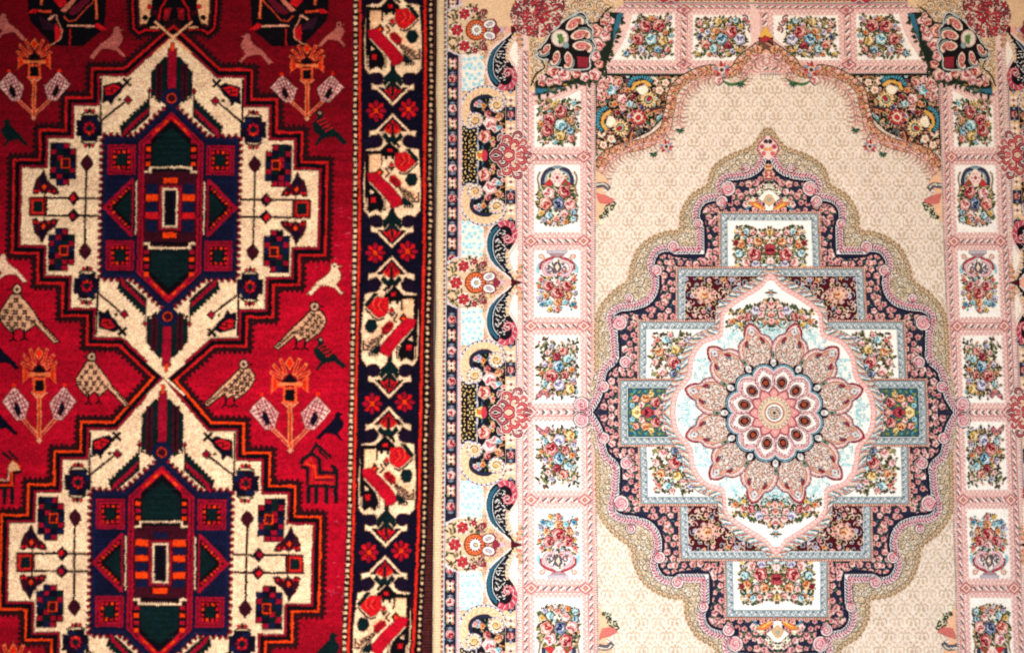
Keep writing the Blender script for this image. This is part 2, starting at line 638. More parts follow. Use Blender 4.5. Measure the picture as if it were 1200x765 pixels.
def flower_spray(cv, x, y, s=1.0, tall=1.0, dark='black'):
    """Orange flower with two hatched leaves; x,y at the foot of the stem."""
    cv.push(x, y, sx=s, sy=s * tall)
    cv.part('flower_spray', 0, 'orange flower head between two hatched leaves')
    O, R, P = 'e2502a', 'd8240a', K['lpink']
    for f in (1, -1):
        cv.push(sx=f)
        cv.line([(0, -3), (22, -24)], 4.6, 'dc7654')
        cv.line([(1, -3), (22, -24)], 1.5, K['red'])
        sq = [(30, -55), (44, -40), (27, -21), (18, -22), (13, -38)]
        cv.poly(sq, K['crim'])
        sv = cv.clip
        cv.clip = cv.fullmask(sq)
        cv.poly(sq, 'e2b0a4')
        for i in range(12):
            t = i * 4.0 - 20
            cv.line([(20 + t, -62), (0 + t, -18 + 4)], 1.1, 'b02038')
        for i in range(9):
            t = i * 5.0
            cv.line([(8, -62 + t - 6), (48, -52 + t)], .9, 'b02038')
        cv.clip = sv
        cv.line(sq, 1.3, 'e0a294', closed=True)
        cv.poly([(25, -36), (29, -41), (31, -33), (26, -24), (22, -28)], K[dark])
        cv.diamond(31, -57, 3, 3, R)
        # wings and spikes of the head
        cv.poly([(5, -71), (13, -71), (20, -79), (21, -58), (13, -65), (5, -65)], O)
        cv.poly([(8, -70), (14, -70), (18, -75), (18, -62), (13, -66.5), (8, -66.5)], R)
        for a, l in ((.35, 25), (.78, 24), (1.15, 22)):
            cx, cy = math.sin(a), -math.cos(a)
            cv.line([(2 + cx * 6, -72 + cy * 6), (2 + cx * l, -72 + cy * l)], 4.0, 'e0663a')
            cv.line([(2 + cx * 8, -72 + cy * 8), (2 + cx * (l - 2), -72 + cy * (l - 2))], 2.2, 'c01418')
        cv.line([(2, -44), (8, -49), (5, -52)], 2.4, 'f3835a')
        cv.pop()
    cv.rect(-2.8, -48, 2.8, 0, 'e07a4c')
    cv.rect(-1, -46, 1, -2, R)
    cv.rect(-8, -65, 8, -48, 'e2502a')
    cv.rect(-5, -62, 5, -51, K['black'])
    cv.rect(-14, -70, 14, -66.5, 'e2703e')
    cv.poly([(0, -80), (9, -70.5), (-9, -70.5)], K['black'])
    cv.diamond(0, -90, 5.5, 7.5, 'e2703e')
    cv.diamond(0, -90, 4, 5.6, R)
    cv.diamond(0, 1, 4, 3.4, 'e08a6a')
    cv.pop()


def goat(cv, x, y, f):
    """Small horned animal; f=1 looks to the left."""
    cv.push(x, y, sx=f)
    cv.part('goat_figure', 0, 'small horned animal outlined in black and orange')
    B = '0c1216'
    if f > 0:
        cv.line([(-25, -19), (-24, -25), (-13, -32), (-4, -25), (-4, -9), (14, -9), (14, -15), (9, -18)], 4.2, B)
        cv.line([(-26, -17), (-18, -14), (-18, 6)], 3.6, B)
        cv.line([(-14, -32), (-8, -43), (10, -27)], 3.4, B)
        cv.line([(-7, -38), (6, -25)], 2.2, B)
        cv.line([(-18, 6), (16, 7), (16, -14)], 3.6, B)
        for lx in (-17, -8, 4, 15):
            cv.rect(lx - 2.4, 8, lx + 2.4, 27, B)
    else:
        cv.line([(-24, -14), (-15, -12), (-14, 5), (20, 6)], 3.2, B)
        cv.line([(-20, -27), (-9, -38)], 3.2, B)
        cv.line([(-16, -25), (-2, -36)], 3.2, B)
        for lx in (-13, -4, 6):
            cv.rect(lx - 2.4, 7, lx + 2.4, 25, B)
    cv.line([(-23, -18.5), (-14, -26), (-10.5, -18), (-13, -10), (-13, 2.5), (13, 2.5)], 2.8, 'b01a1a' if f > 0 else K['orange'])
    cv.line([(-20, -20), (-9, -17), (-8.5, -4), (12, -4.5)], 2.2, 'd8380e' if f > 0 else 'd8a07c')
    cv.line([(-9, -.8), (12, -.8)], 2.0, B)
    if f < 0:
        cv.poly([(-23, -15), (-19, -23), (-13, -26), (-8, -20), (-10, -14)], 'e0a070')
    cv.pop()


def flower_cluster(cv, x, f):
    cv.push(x, 0, sx=f)
    cv.part('flower_cluster', 0, 'dark cluster with orange flowers at the top edge')
    cv.poly([(-52, -30), (-52, 16), (-48, 26), (-22, 54), (14, 55), (36, 36), (38, 30), (42, -30)], K['black'])
    cv.poly([(-40, 18), (-20, 30), (-20, 36), (-34, 34)], '2a0f1c')
    cv.line([(-50, 14), (-44, 12), (-36, 13), (-24, 14)], 3.2, 'e84a2a')
    cv.poly([(-53, 15), (-46, 10), (-40, 11), (-42, 16)], K['red'])
    cv.line([(-36, -10), (-36, 6)], 3, 'e8653a')
    cv.line([(27, -12), (29, 22)], 3, 'e8653a')
    cv.line([(-6, 30), (28, 31)], 2.6, 'f0a080')
    cv.poly([(26, 29), (31, 27), (42, 35), (34, 36), (27, 32)], K['red'])
    cv.poly([(-20, 28), (-11, 36), (-13, 46), (-20, 50)], K['red'])
    cv.line([(-19, 17), (-17, 25), (-11, 36), (-13, 46), (-22, 52), (-26, 52)], 1.6, 'e89070')
    cv.line([(-28, 23), (-20, 18)], 3, 'e8a080')
    cv.line([(-2, 34), (-2, 54)], 2.2, 'b01818')
    cv.line([(-10, 19), (-4, 25), (4, 24), (14, 12), (24, 2), (26, -6)], 1.8, 'c0402a')
    cv.poly([(-22, 0), (-10, -8), (-6, 4), (-14, 9)], K['red'])
    cv.poly([(-14, 12), (-2, 0), (2, -10), (8, -6), (2, 4), (-8, 14)], 'c06a55')
    cv.poly([(-6, 14), (8, 2), (18, -8), (20, 0), (8, 14), (0, 18)], '5a0f20')
    cv.pop()


def cartouche(cv, axis, y0, y1, flip, par):
    """Cream cartouche of the border between y0 and y1; axis(y) is the centre line."""
    H = y1 - y0
    k = H / 157.0
    xa, xb = axis(y0), axis(y1)
    cv.push(m=[[flip, (xb - xa) / 157.0, xa], [0, k, y0]])
    cv.part('cartouche', par)
    half = [(0, 0), (-19, 19), (-27, 20.5), (-27, 27), (-21, 26), (-17, 24), (-11, 30), (-13, 37), (-20, 40.5), (-24, 40.5), (-31, 42), (-34, 80), (-33, 114), (-27, 121), (-22, 119), (-14, 120), (-10, 126), (-13, 132), (-18, 133), (-25, 131), (-25, 138), (-18, 139), (0, 157)]
    cream = K['cream']
    full = half + [(-x, y) for x, y in half[1:-1]][::-1]
    cv.line(full, 2.4, K['maroon'], closed=True)
    cv.poly(full, cream)
    for s in (1, -1):
        cv.ell(s * 19.5, 32.5, 7.8, 7.6, K['purple'], n=10)
        cv.ell(s * 18, 126, 7.4, 7.4, K['purple'], n=10)
    # V ends
    for (a, sg) in ((0, 1), (157, -1)):
        cv.push(0, a, sy=sg)
        cv.poly([(0, 4.4), (17, 21), (11, 21), (0, 10), (-11, 21), (-17, 21)], K['navy'])
        cv.poly([(0, 7), (11, 19), (5, 23), (0, 26), (-5, 23), (-11, 19)], K['red'])
        for s in (1, -1):
            cv.poly([(s * 10, 18), (s * 7, 23), (s * 4, 20)], K['orange'])
            cv.line([(s * 1, 9), (s * 7, 20)], 1.1, K['maroon'])
        cv.rect(-1.6, 12, 1.6, 30, K['green'])
        cv.poly([(0, 23), (4, 28), (9, 22), (12.5, 27), (4, 35), (4, 40), (-4, 40), (-4, 35), (-12.5, 27), (-9, 22), (-4, 28)], K['green'])
        cv.pop()
    cv.poly([(0, 114), (11, 125), (9, 131), (2, 124), (2, 129), (10, 137), (6, 139), (1, 134), (-1, 134), (-6, 139), (-10, 137), (-2, 129), (-2, 124), (-9, 131), (-11, 125)], K['green'])
    cv.rect(-2.6, 107, 2.6, 128, K['green'])
    # dark frame and house
    B = K['black']
    cv.rect(-32, 43.4, 8, 48, B)
    cv.rect(-32, 44, -26.6, 98, B)
    cv.poly([(-3, 32), (7, 42), (8, 50), (-13, 50), (-14, 43)], B)
    cv.line([(-2, 33), (5, 40)], 1.4, cream)
    cv.line([(2, 32), (8, 39)], 2.4, B)
    cv.rect(-6, 41, 0, 45, K['red'])
    for q in (-9, -1):
        cv.rect(q, 48, q + 3, 53, B)
    cv.rect(-13.5, 48, -12, 60, B)
    cv.rect(-27.3, 47.6, -13.5, 69, 'f2b98c')
    # big red flower and green bar
    cv.poly([(3, 46), (16, 45), (24, 52), (28, 57), (22, 63), (14, 69), (7, 66), (2, 60)], K['red'])
    for i in range(4):
        cv.line([(6 + i * 4, 62 - i), (12 + i * 3, 56), (8 + i * 4, 49)], 1.3, 'f0402a' if i % 2 else '8f0f1c')
    cv.poly([(15, 42), (20, 41), (31, 54), (28, 58), (24, 53)], K['green'])
    cv.line([(2, 62), (-1, 66), (-5, 62)], 2, K['maroon'])
    cv.diamond(-1, 60, 3, 4, K['red'])
    cv.line([(30, 58), (20, 68), (14, 71), (8, 69)], 1.6, K['maroon'])
    cv.diamond(-15, 69, 5, 6, K['maroon'])
    cv.diamond(-15, 69, 2.6, 3, K['orange'])
    # striped bird
    cv.poly([(-8, 64), (2, 70), (14, 77), (20, 84), (34, 97), (33, 104), (22, 102), (10, 92), (-4, 78), (-11, 70)], 'eab68c')
    cv.line([(-8, 64), (-4, 70), (-8, 74)], 1.4, K['maroon'])
    cv.poly([(-4, 74), (2, 72), (10, 79), (10, 86), (4, 86), (-3, 80)], K['red'])
    for i in range(3):
        cv.line([(-2 + i * 3, 73 + i * 1.5), (4 + i * 2.5, 86 - i)], 1.1, K['maroon'])
    cv.poly([(18, 70), (27, 70), (30, 77), (27, 84), (20, 85), (15, 78)], K['green'])
    for i in range(6):
        cv.line([(6 + i * 3, 84 + i * 1.5), (12 + i * 3, 93 + i * 2)], 1.1, K['maroon'])
        cv.line([(4 + i * 4.4, 87 + i * 2.6), (8 + i * 4.4, 84 + i * 2.6)], 1.1, K['maroon'])
    cv.line([(31, 92), (31, 103), (22, 103), (12, 94)], 1.4, K['maroon'])
    # crimson diagonal
    cv.poly([(-30, 70), (-19, 68), (-8, 78), (2, 88), (11, 99), (13, 106), (7, 109), (0, 111), (-3, 105), (-14, 92), (-28, 80)], 'a80a1e')
    cv.line([(-27, 80), (-14, 94), (-3, 108)], 1.6, cream)
    # dark corner figure
    cv.poly([(-32, 78), (-26, 82), (-13, 96), (-10, 106), (-13, 116), (-19, 112), (-27, 116), (-30, 108), (-32, 96)], B)
    cv.poly([(-26, 88), (-21, 92), (-26, 94)], cream)
    cv.rect(-25, 98, -19, 104, K['red'])
    for q in (-30, -10):
        cv.rect(q - .8, 99, q + 2.2, 113, K['maroon'])
        cv.rect(q, 100, q + 1.3, 112, cream)
    cv.poly([(12, 96), (24, 106), (16, 108), (11, 105)], K['green'])
    for i in range(4):
        cv.rect(14 + i * 3, 106, 15.6 + i * 3, 110, K['black'])
    cv.pop()


def border_rosette(cv, x, y, par):
    cv.push(x, y)
    cv.part('border_rosette', par)
    for i in range(8):
        a = i * PI / 4
        r = 9.2 if i % 2 == 0 else 8.6
        cv.ell(r * .85 * math.cos(a) * .95, r * .85 * math.sin(a), 4.6, 2.9, K['red' if i % 2 else 'crim'], a, 10)
    for i in range(8):
        a = i * PI / 4 + PI / 8
        cv.line([(2.5 * math.cos(a), 2.5 * math.sin(a)), (11 * math.cos(a), 11 * math.sin(a))], 1.0, K['black'])
    cv.rect(-2.6, -2.8, 2.6, 2.8, K['orange'])
    cv.pop()


def draw_red():
    cv = red
    # field abrash: slightly different dye lots in rows
    yy = -45.0
    r = random.Random(3)
    while yy < 815:
        h = r.uniform(1.5, 7)
        # the dyer's lots: a dark wine at the head, brighter crimson below, wine again at the foot
        t = min(1, max(0, (yy + r.uniform(-26, 26) - 120) / 190)) * (1 - .55 * min(1, max(0, (yy + r.uniform(-14, 14) - 690) / 50)))
        k = r.uniform(.95, 1.05)
        a, b = (0x6c, 0x05, 0x12), (0xa2, 0x07, 0x1e)
        x = -60.0
        while x < 430:
            wd = r.uniform(40, 200)
            q = k * r.uniform(.97, 1.03)
            c = '%02x%02x%02x' % tuple(int(min(255, (a[i] + (b[i] - a[i]) * t) * q)) for i in range(3))
            cv.rect(x, yy, x + wd, yy + h + .3, c)
            x += wd
        yy += h
    # pale worn knots in rows
    for i in range(260):
        x, y = r.gauss(350, 60), r.choice([r.uniform(240, 330), r.uniform(560, 740), r.uniform(690, 700)])
        cv.rect(x, y, x + r.uniform(1, 6), y + 1, r.choice(['c4304a', 'b82840', 'cc4a5a']))
    cur = 0
    flower_cluster(cv, 84, 1)
    flower_cluster(cv, 333, -1)
    # the medallion above, cut by the top edge
    cv.push(204, 0)
    top_id = cv.part('medallion', 0)
    o = [(-24, -60), (-50, -30), (-50, 32), (-40, 44), (-30, 41), (-17, 41), (-7, 48.5), (0, 45), (7, 48.5), (17, 41), (30, 41), (40, 44), (50, 32), (50, -30), (24, -60)]
    o = np.array(o[::-1], float)
    o[:, 0] *= 1.0
    outs = np.array([(-50, -60), (-50, 8), (-48, 34), (-41, 41), (-34, 37), (-18, 37), (0, 49), (18, 37), (34, 37), (41, 41), (48, 34), (50, 8), (50, -60)][::-1], float)
    outs[:, 0] *= -1
    outs = outs[::-1] if False else outs
    O2 = outs.copy()
    O2[:, 0] *= -1
    # make it clockwise
    def cw(p):
        a = 0
        for i in range(len(p)):
            x1, y1 = p[i]
            x2, y2 = p[(i + 1) % len(p)]
            a += x1 * y2 - x2 * y1
        return p if a > 0 else p[::-1]
    outs = cw(outs)
    cv.poly(toothed(offset_poly(outs, 5), 5, 2.4), K['brown'])
    cv.poly(offset_poly(outs, 3), K['black'])
    cv.poly(offset_poly(outs, .5), K['red'])
    cv.poly(offset_poly(outs, -2), K['black'])
    cv.poly(offset_poly(outs, -5.5), K['maroon'])
    cv.poly(offset_poly(outs, -8.5), 'eba878')
    cv.poly([(-16, -40), (-27, 8), (-29, 20), (-33, 32), (-13, 32), (-6, 44), (0, 36), (6, 44), (13, 32), (33, 32), (29, 20), (27, 8), (16, -40)], K['black'])
    for f in (1, -1):
        cv.line([(f * 6, -6), (f * 16, 10), (f * 18, 24)], 2.4, K['red'])
        cv.poly([(f * 3, 9), (f * 12, 10), (f * 12, 24), (f * 6, 24)], '7a1018')
        cv.diamond(f * 9, 14, 3, 3, K['red'])
        cv.rect(min(f * 20, f * 27), 12, max(f * 20, f * 27), 18, K['maroon'])
        cv.disc(f * 29, 8, 3, K['red'], 8)
        cv.disc(f * 23, 1, 3.6, K['black'], 8)
        cv.disc(f * 34, 21, 3.4, K['black'], 8)
        cv.poly([(f * 2, 36), (f * 8, 31), (f * 16, 32), (f * 12, 38), (f * 7, 42)], 'eba878')
        cv.ell(f * 23, 33, 6, 1.8, 'eba878')
    cv.diamond(0, 40, 5, 5, K['maroon'])
    cv.pop()

    # stepped outlines of the two full medallions, band by band so that the diagonals cross
    for M in MEDS:
        M['out'] = med_outline(M['vj'], M['s'])
        M['id'] = cv.part('medallion', 0, None)
    third = dict(m=[[1, -.02, 179], [.007, 1, 659.5 + 432]], vj=216, s=1.02)
    third['out'] = med_outline(216, 1.02)
    third['id'] = cv.part('medallion', 0)
    allm = MEDS + [third]
    for M in allm:
        M['sub'] = cv.part('stepped_outline', M['id'])
    for d, c, t in ((15.8, 'brown', 1), (11.0, 'red', 0), (7.9, 'black', 0), (3.0, 'crim', 0), (0, 'cream', 0)):
        for i, M in enumerate(allm):
            cv.cur = M['sub']
            cv.push(m=M['m'])
            p = offset_poly(M['out'], d)
            if t:
                cv.poly(toothed(p, 6.4, 2.8), K[c])
            else:
                col = K[c]
                if c == 'red':
                    col = ('b81618', 'e63c10', 'e63c10')[i]
                cv.poly(p, col)
            cv.pop()
    # cream crossing lines at the junctions
    for (jx, jy) in ((203.2, 45), (195, 443.5)):
        cv.cur = MEDS[0]['sub']
        for f in (1, -1):
            cv.line([(jx - f * 22, jy - 19.5), (jx + f * 22, jy + 19.5)], 3.4, K['cream'] if jy > 100 else 'eba878')
    for k, M in enumerate(MEDS):
        cv.cur = M['sub']
        cv.push(m=M['m'])
        med_core(cv, M, k)
        cv.pop()

    # birds, flowers and animals of the field
    T = 'pale pink bird on the dark top of the red field'
    bird_plain(cv, 137, 36, 1, .98, 'b05a50', 'plain pink bird below the left dark cluster', False)
    bird_plain(cv, 290, 44, -1, .92, 'b05a50', 'plain pink bird below the right dark cluster', False)
    bird_plain(cv, 397, 29, 1, .78, 'a8584c', 'plain pink bird beside the border at the top', True)
    bird_plain(cv, 3, 19, -1, .85, 'b05a50', 'plain pink bird at the top left edge', False)
    bird_plain(cv, 4, 302, -1, .85, 'e6b896', 'plain cream bird at the left edge', False)
    bird_plain(cv, 392, 313, 1, .98, 'ecc49c', 'plain cream bird above the hatched bird by the border')
    bird_hatched(cv, 19, 339, 1, 0)
    bird_hatched(cv, 370, 359.5, -1, 1)
    cv.push(107.5, 418, sx=.88, sy=.92)
    bird_hatched(cv, 0, 0, 1, 0)
    cv.pop()
    cv.push(287, 427, sx=.98, sy=.98)
    bird_hatched(cv, 0, 0, -1, 1)
    cv.pop()
    bird_dark(cv, 8, 143, 1, .8, False, 'dark green bird at the left edge')
    bird_dark(cv, 375, 134, 1, 1.02, True, 'dark green bird with red checks by the border')
    bird_dark(cv, 376, 399, 1, .95, True, 'dark green bird with red checks below the hatched bird')
    bird_dark(cv, -9, 398, 1, 1.0, False, 'navy bird cut by the left edge', 'navy')
    bird_dark(cv, -8, 478, 1, .9, False, 'navy bird low at the left edge', 'navy')
    bird_dark(cv, 396, 486, -1, .82, False, 'navy bird above the horned animal', 'navy')
    bird_dark(cv, 390, 745, -1, .95, False, 'dark green bird at the bottom by the border')
    flower_spray(cv, 40, 138, .96, 1.0)
    flower_spray(cv, 360, 139, .96, .94)
    flower_spray(cv, 46, 515, .98, 1.14, 'navy')
    flower_spray(cv, 340, 526, 1.06, 1.05, 'navy')
    flower_spray(cv, 16, 896, 1.06, 1.4, 'navy')
    goat(cv, 378, 563, 1)
    goat(cv, 1, 566, -1)

    # border
    bid = cv.part('border', 0)
    xl = lambda y: float(np.interp(y, [-50, 0, 250, 315, 375, 500, 620, 765, 820], [417, 417, 416.4, 415.6, 414.3, 411.5, 409, 403, 401]))

    def band(o0, o1, col):
        ys = np.arange(-50, 821, 15)
        cv.poly([(xl(y) + o0, y) for y in ys] + [(xl(y) + o1 if o1 < 200 else 560, y) for y in ys[::-1]], col)
    band(-3, 900, K['black'])
    band(7.5, 79.5, K['navy'])
    r = random.Random(5)
    for i in range(160):
        y = r.uniform(-40, 800)
        cv.rect(xl(y) + 8, y, xl(y) + 79, y + r.uniform(.8, 2), r.choice(['0f0c22', '0b091a', '0d0b1f']))
    cv.part('inner_stripe', bid)
    band(3.2, 6.6, 'cc2618')
    cv.part('outer_stripe', bid)
    band(79.6, 83.2, 'c82216')
    did = cv.part('dotted_guard', bid)
    y = -45.0
    i = 0
    while y < 815:
        o = r.uniform(-.5, .5)
        cv.rect(xl(y) - 2.2 + o, y, xl(y) + 2.0 + o, y + 4.2, 'e2be96')
        y += 7.0 + r.uniform(-.3, .3)
    cv.part('dotted_guard', bid)
    y = -45.0
    while y < 815:
        o = r.uniform(-.6, .6)
        cv.poly([(xl(y) + 86.2 + o, y + .6), (xl(y) + 88.4 + o, y - .2), (xl(y) + 90.2 + o, y + 1.6), (xl(y) + 89.6 + o, y + 4), (xl(y) + 86.4 + o, y + 4)], r.choice(['d8ae84', 'e0b88e', 'c9a078']))
        y += 6.9 + r.uniform(-.5, .5)
    ax = lambda y: xl(y) + 43.6
    mids = [-41, 129.0, 295.5, 471.8, 646, 820]
    flips = [1, 1, -1, 1, -1]
    for i in range(5):
        cartouche(cv, ax, mids[i] + 4, mids[i + 1] - 4.5, flips[i], bid)
    for m in mids[1:]:
        border_rosette(cv, ax(m) - 19.5, m + 1, bid)
        border_rosette(cv, ax(m) + 18.5, m - 1, bid)
    cv.part('selvedge', 0, 'dark brown bound edge')
    band(91.8, 900, '4a1e1c')
    y = -45.0
    while y < 815:
        cv.rect(xl(y) + 92, y, 520, y + 1.4, '2a1214')
        if r.random() < .4:
            cv.rect(xl(y) + 94, y + 1.4, 520, y + 2.4, '4a2620')
        y += 3.4
# ------------------------------------------------------------------ pale floral carpet
B = dict(tan='e6d6c4', tan2='dcae7c', cream='fbf1e2', white='f7efe5', pink='eaa9a2', lpink='f4cdc4', dpink='cf6a72', rose='d8868a',
         red='b8182c', dred='7d1022', maroon='4d0f1e', navy='1c2038', black='17131a', teal='1f5a70', blue='3f86ad', cyan='bfe3e2',
         lcyan='dcefec', grey='9fb0b4', dgrey='6d8088', gold='e8b64a', orange='e0661e', green='4d6a3c', dgreen='24402c', olive='8a7a3c',
         brown='6b4a36', lav='b9b4cf', sand='c9a77e')
beige = Chart(-91, 636, -418, 412, B['tan'])
AXE, AXD = 304.3, 99.85          # centre of the carpet in carpet units


def mirror(sx, sy):
    def f(p):
        u = AXE - p[:, 0]
        v = p[:, 1] - AXD
        if sx < 0:
            u = np.where(u > 206, 206 + (u - 206) * .875, u)
            E = AXE + u
        else:
            E = AXE - u
        return np.stack([E, AXD + v * sy], 1)
    return f


_E = beige.e0 + (np.arange(beige.W) + .5) / beige.S
_D = beige.d0 + (np.arange(beige.H) + .5) / beige.S
QUADS = {}
for _sx in (1, -1):
    for _sy in (1, -1):
        QUADS[_sx, _sy] = ((_E < AXE) == (_sx > 0))[None, :] & ((_D < AXD) == (_sy > 0))[:, None]


def each4(fn, sxs=(1, -1), sys=(1, -1)):
    for sx in sxs:
        for sy in sys:
            beige.post = mirror(sx, sy)
            beige.quad = QUADS[sx, sy]
            fn(beige)
    beige.post = None
    beige.quad = None


PAL = {'red': ('e8a59a', 'c02334', '7d0f20', 'f3c9b8'), 'pink': ('f8ddd4', 'eea29c', 'cc4f5c', 'fbeee4'), 'blue': ('bfe0ea', '3f8db5', '1c4a6a', 'e5f2f2'),
       'navy': ('8fa0c4', '39426c', '1b2038', 'd5d8e8'), 'yellow': ('f7e3a0', 'e6b437', 'a8691a', 'fbf3cf'), 'orange': ('f5c08c', 'e07a2a', 'a8380f', 'f8e4c4'),
       'white': ('ffffff', 'e6e2e6', 'b4a9bd', 'ffffff'), 'lav': ('e6e2ee', 'b3aecb', '6d6a94', 'f4f2f8'), 'coral': ('f6c4b0', 'e5705c', 'ad2b32', 'fbe3d8'),
       'cyan': ('d9f1f0', '86c9d3', '3c8ea2', 'f0fafa'), 'dred': ('b8434a', '86122a', '4a0a18', 'd98a88'), 'bandrose': ('eab4aa', 'd9848a', '9a2038', 'f3d0c4'), 'salmon': ('f6cfc2', 'e88f86', 'bb3f4c', 'f9e3da')}


def rose(cv, x, y, r, kind, seed=0):
    a, b, c, d = PAL[kind]
    ph = seed * 1.7
    if r < 2.2:
        cv.disc(x, y, r, a, 8)
        cv.disc(x + .2, y + .2, r * .55, b if seed % 2 else c, 7)
        return
    t = np.arange(18) * (2 * PI / 18)
    rr = r * (1 + .13 * np.cos(5 * t + ph))
    P = np.stack([np.cos(t) * rr, np.sin(t) * rr], 1)
    cv.poly(P * 1.14 + (x + .3, y + .35), '4a2a2a' if kind in ('red', 'dred', 'coral') else '5f4e46')
    cv.poly(P + (x, y), a)
    cv.poly(P * .84 + (x + r * .08, y + r * .08), b)
    if r < 3.4:
        cv.ell(x + r * .1, y + r * .1, r * .42, r * .32, c, ph, 8)
        cv.disc(x - r * .3, y - r * .25, r * .2, d, 6)
        return
    ca, sa = math.cos(ph), math.sin(ph)
    for k, (u, v, w, h, q, col) in enumerate(((.38, .3, .34, .2, .8, c), (-.4, .34, .32, .17, -.6, c), (.1, -.46, .4, .2, .1, d), (-.42, -.2, .22, .34, .4, a), (.5, -.2, .2, .3, -.5, a), (0, .6, .34, .13, 0, a), (.04, .04, .36, .3, .3, c), (-.04, -.06, .22, .15, .6, b), (.06, .12, .1, .08, 0, d))):
        cv.ell(x + r * (u * ca - v * sa), y + r * (u * sa + v * ca), r * w, r * h, col, q + ph, 8)


def carnation(cv, x, y, q, ph=0.0):
    """Red bloom with notched petals in a pale outline."""
    t = np.arange(36) * (2 * PI / 36)
    rr = q * (1 + .12 * np.cos(6 * t + ph))
    cv.poly(np.stack([x + rr * np.cos(t), y + rr * np.sin(t)], 1), 'f6d9c8')
    for k in range(6):
        a = k * PI / 3 + ph / 6
        cx, cy = x + q * .56 * math.cos(a), y + q * .56 * math.sin(a)
        cv.ell(cx, cy, q * .36, q * .32, ['c8242e', 'd63a3c', 'b81c2a'][k % 3], a, 9)
        cv.line([(x + q * .3 * math.cos(a), y + q * .3 * math.sin(a)), (x + q * .85 * math.cos(a), y + q * .85 * math.sin(a))], .8, '7a1020')
    cv.disc(x, y, q * .26, '8a1424', 8)
    cv.disc(x, y, q * .13, 'f3c9a0', 6)


def leaf(cv, x, y, l, a, col, w=.34):
    c, s = math.cos(a), math.sin(a)
    P = [(0, 0), (l * .3, l * w * .5), (l * .7, l * w * .4), (l, 0), (l * .7, -l * w * .35), (l * .3, -l * w * .5)]
    cv.poly([(x + px * c - py * s, y + px * s + py * c) for px, py in P], col)


GREENS = ['3d5a30', '5b6a30', '8a8a48', '2a4a34', 'a8884a', '6a4a2c', '4a3a24', '2c3a20']


def bouquet(cv, fl, x0, y0, x1, y1, seed, halo='f6e3bf', dens=1.0, inside=None, leafcols=GREENS, minis=('pink', 'yellow', 'coral', 'lav', 'cyan', 'orange')):
    """Loose bunch of flowers: fl = [(x, y, r, kind)], leaves and small blooms around them."""
    r = random.Random(seed)
    for x, y, q, k in fl:
        if halo:
            cv.disc(x, y, q * 1.5 + 1.5, halo, 10)
    n = int(dens * (x1 - x0) * (y1 - y0) / 9)
    for i in range(n):
        x, y = r.uniform(x0, x1), r.uniform(y0, y1)
        if inside and not inside(x, y):
            continue
        leaf(cv, x, y, r.uniform(3.4, 7), r.uniform(0, 2 * PI), r.choice(leafcols), .5)
    for i in range(int(n * .26)):
        x, y = r.uniform(x0, x1), r.uniform(y0, y1)
        if inside and not inside(x, y):
            continue
        rose(cv, x, y, r.uniform(1.3, 2.6), r.choice(minis), i)
    for i, (x, y, q, k) in enumerate(fl):
        for j in range(5):
            leaf(cv, x + q * .7 * math.cos(j * 1.3 + i), y + q * .7 * math.sin(j * 1.3 + i), q * 1.1, j * 1.3 + i, r.choice(leafcols), .45)
    for i, (x, y, q, k) in enumerate(fl):
        rose(cv, x, y, q, k, seed + i)


def scatter(cv, x0, y0, x1, y1, step, seed, fn):
    r = random.Random(seed)
    j = 0
    y = y0
    while y < y1:
        x = x0 + (step / 2 if j % 2 else 0)
        while x < x1:
            fn(x + r.uniform(-.25, .25) * step, y + r.uniform(-.25, .25) * step, r)
            x += step
        y += step * .87
        j += 1


# straight bands ----------------------------------------------------
def chain_v(cv, x0, x1, y0, y1, bg='e9bbb0'):
    """Pink guard band with S-shaped links, running down the page."""
    cv.rect(x0, y0, x1, y1, bg)
    xm = (x0 + x1) / 2
    hw = (x1 - x0) / 2
    y = y0
    i = 0
    while y < y1 - 3:
        cv.poly([(xm - hw * .75, y + .4), (xm - hw * .1, y + 1.2), (xm + hw * .8, y + 6.6), (xm + hw * .2, y + 5.8)], ['7d5a66', '8f6470', '6f5a68'][i % 3])
        cv.poly([(xm - hw * .8, y + 3.2), (xm - hw * .15, y + 3.6), (xm + hw * .5, y + 8.2), (xm - hw * .1, y + 7.6)], 'fbeee2')
        cv.disc(xm + hw * .5, y + 1.4, 1.0, ['c9934e', 'c0606c', '7f9f9c'][i % 3], 6)
        cv.disc(xm - hw * .55, y + 7.6, .9, 'b8606c', 5)
        y += 9.0
        i += 1
    cv.rect(x0, y0, x0 + .8, y1, 'd98a8a')
    cv.rect(x1 - .8, y0, x1, y1, 'd98a8a')


def zig_v(cv, x0, x1, y0, y1, bg='efc8bd'):
    cv.rect(x0, y0, x1, y1, bg)
    pts = []
    y = y0
    i = 0
    while y < y1:
        pts.append((x0 + .9 if i % 2 else x1 - .9, y))
        y += 2.7
        i += 1
    if len(pts) > 1:
        cv.line(pts, .9, 'd89c98')
        for k, (x, yy) in enumerate(pts):
            cv.disc(x0 + 1.4 if k % 2 == 0 else x1 - 1.4, yy, .8, 'f8e0d6', 5)


def swap(cv):
    cv.push(m=[[0, 1, 0], [1, 0, 0]])


def chain_h(cv, x0, x1, y0, y1, bg='e9bbb0'):
    swap(cv)
    chain_v(cv, y0, y1, x0, x1, bg)
    cv.pop()


def zig_h(cv, x0, x1, y0, y1, bg='efc8bd'):
    swap(cv)
    zig_v(cv, y0, y1, x0, x1, bg)
    cv.pop()


def dots_v(cv, x, y0, y1, w, step, bg, col, slant=0.0):
    cv.rect(x, y0, x + w, y1, bg)
    y = y0
    while y < y1:
        cv.poly([(x, y), (x + w, y + slant), (x + w, y + slant + step * .5), (x, y + step * .5)], col)
        y += step


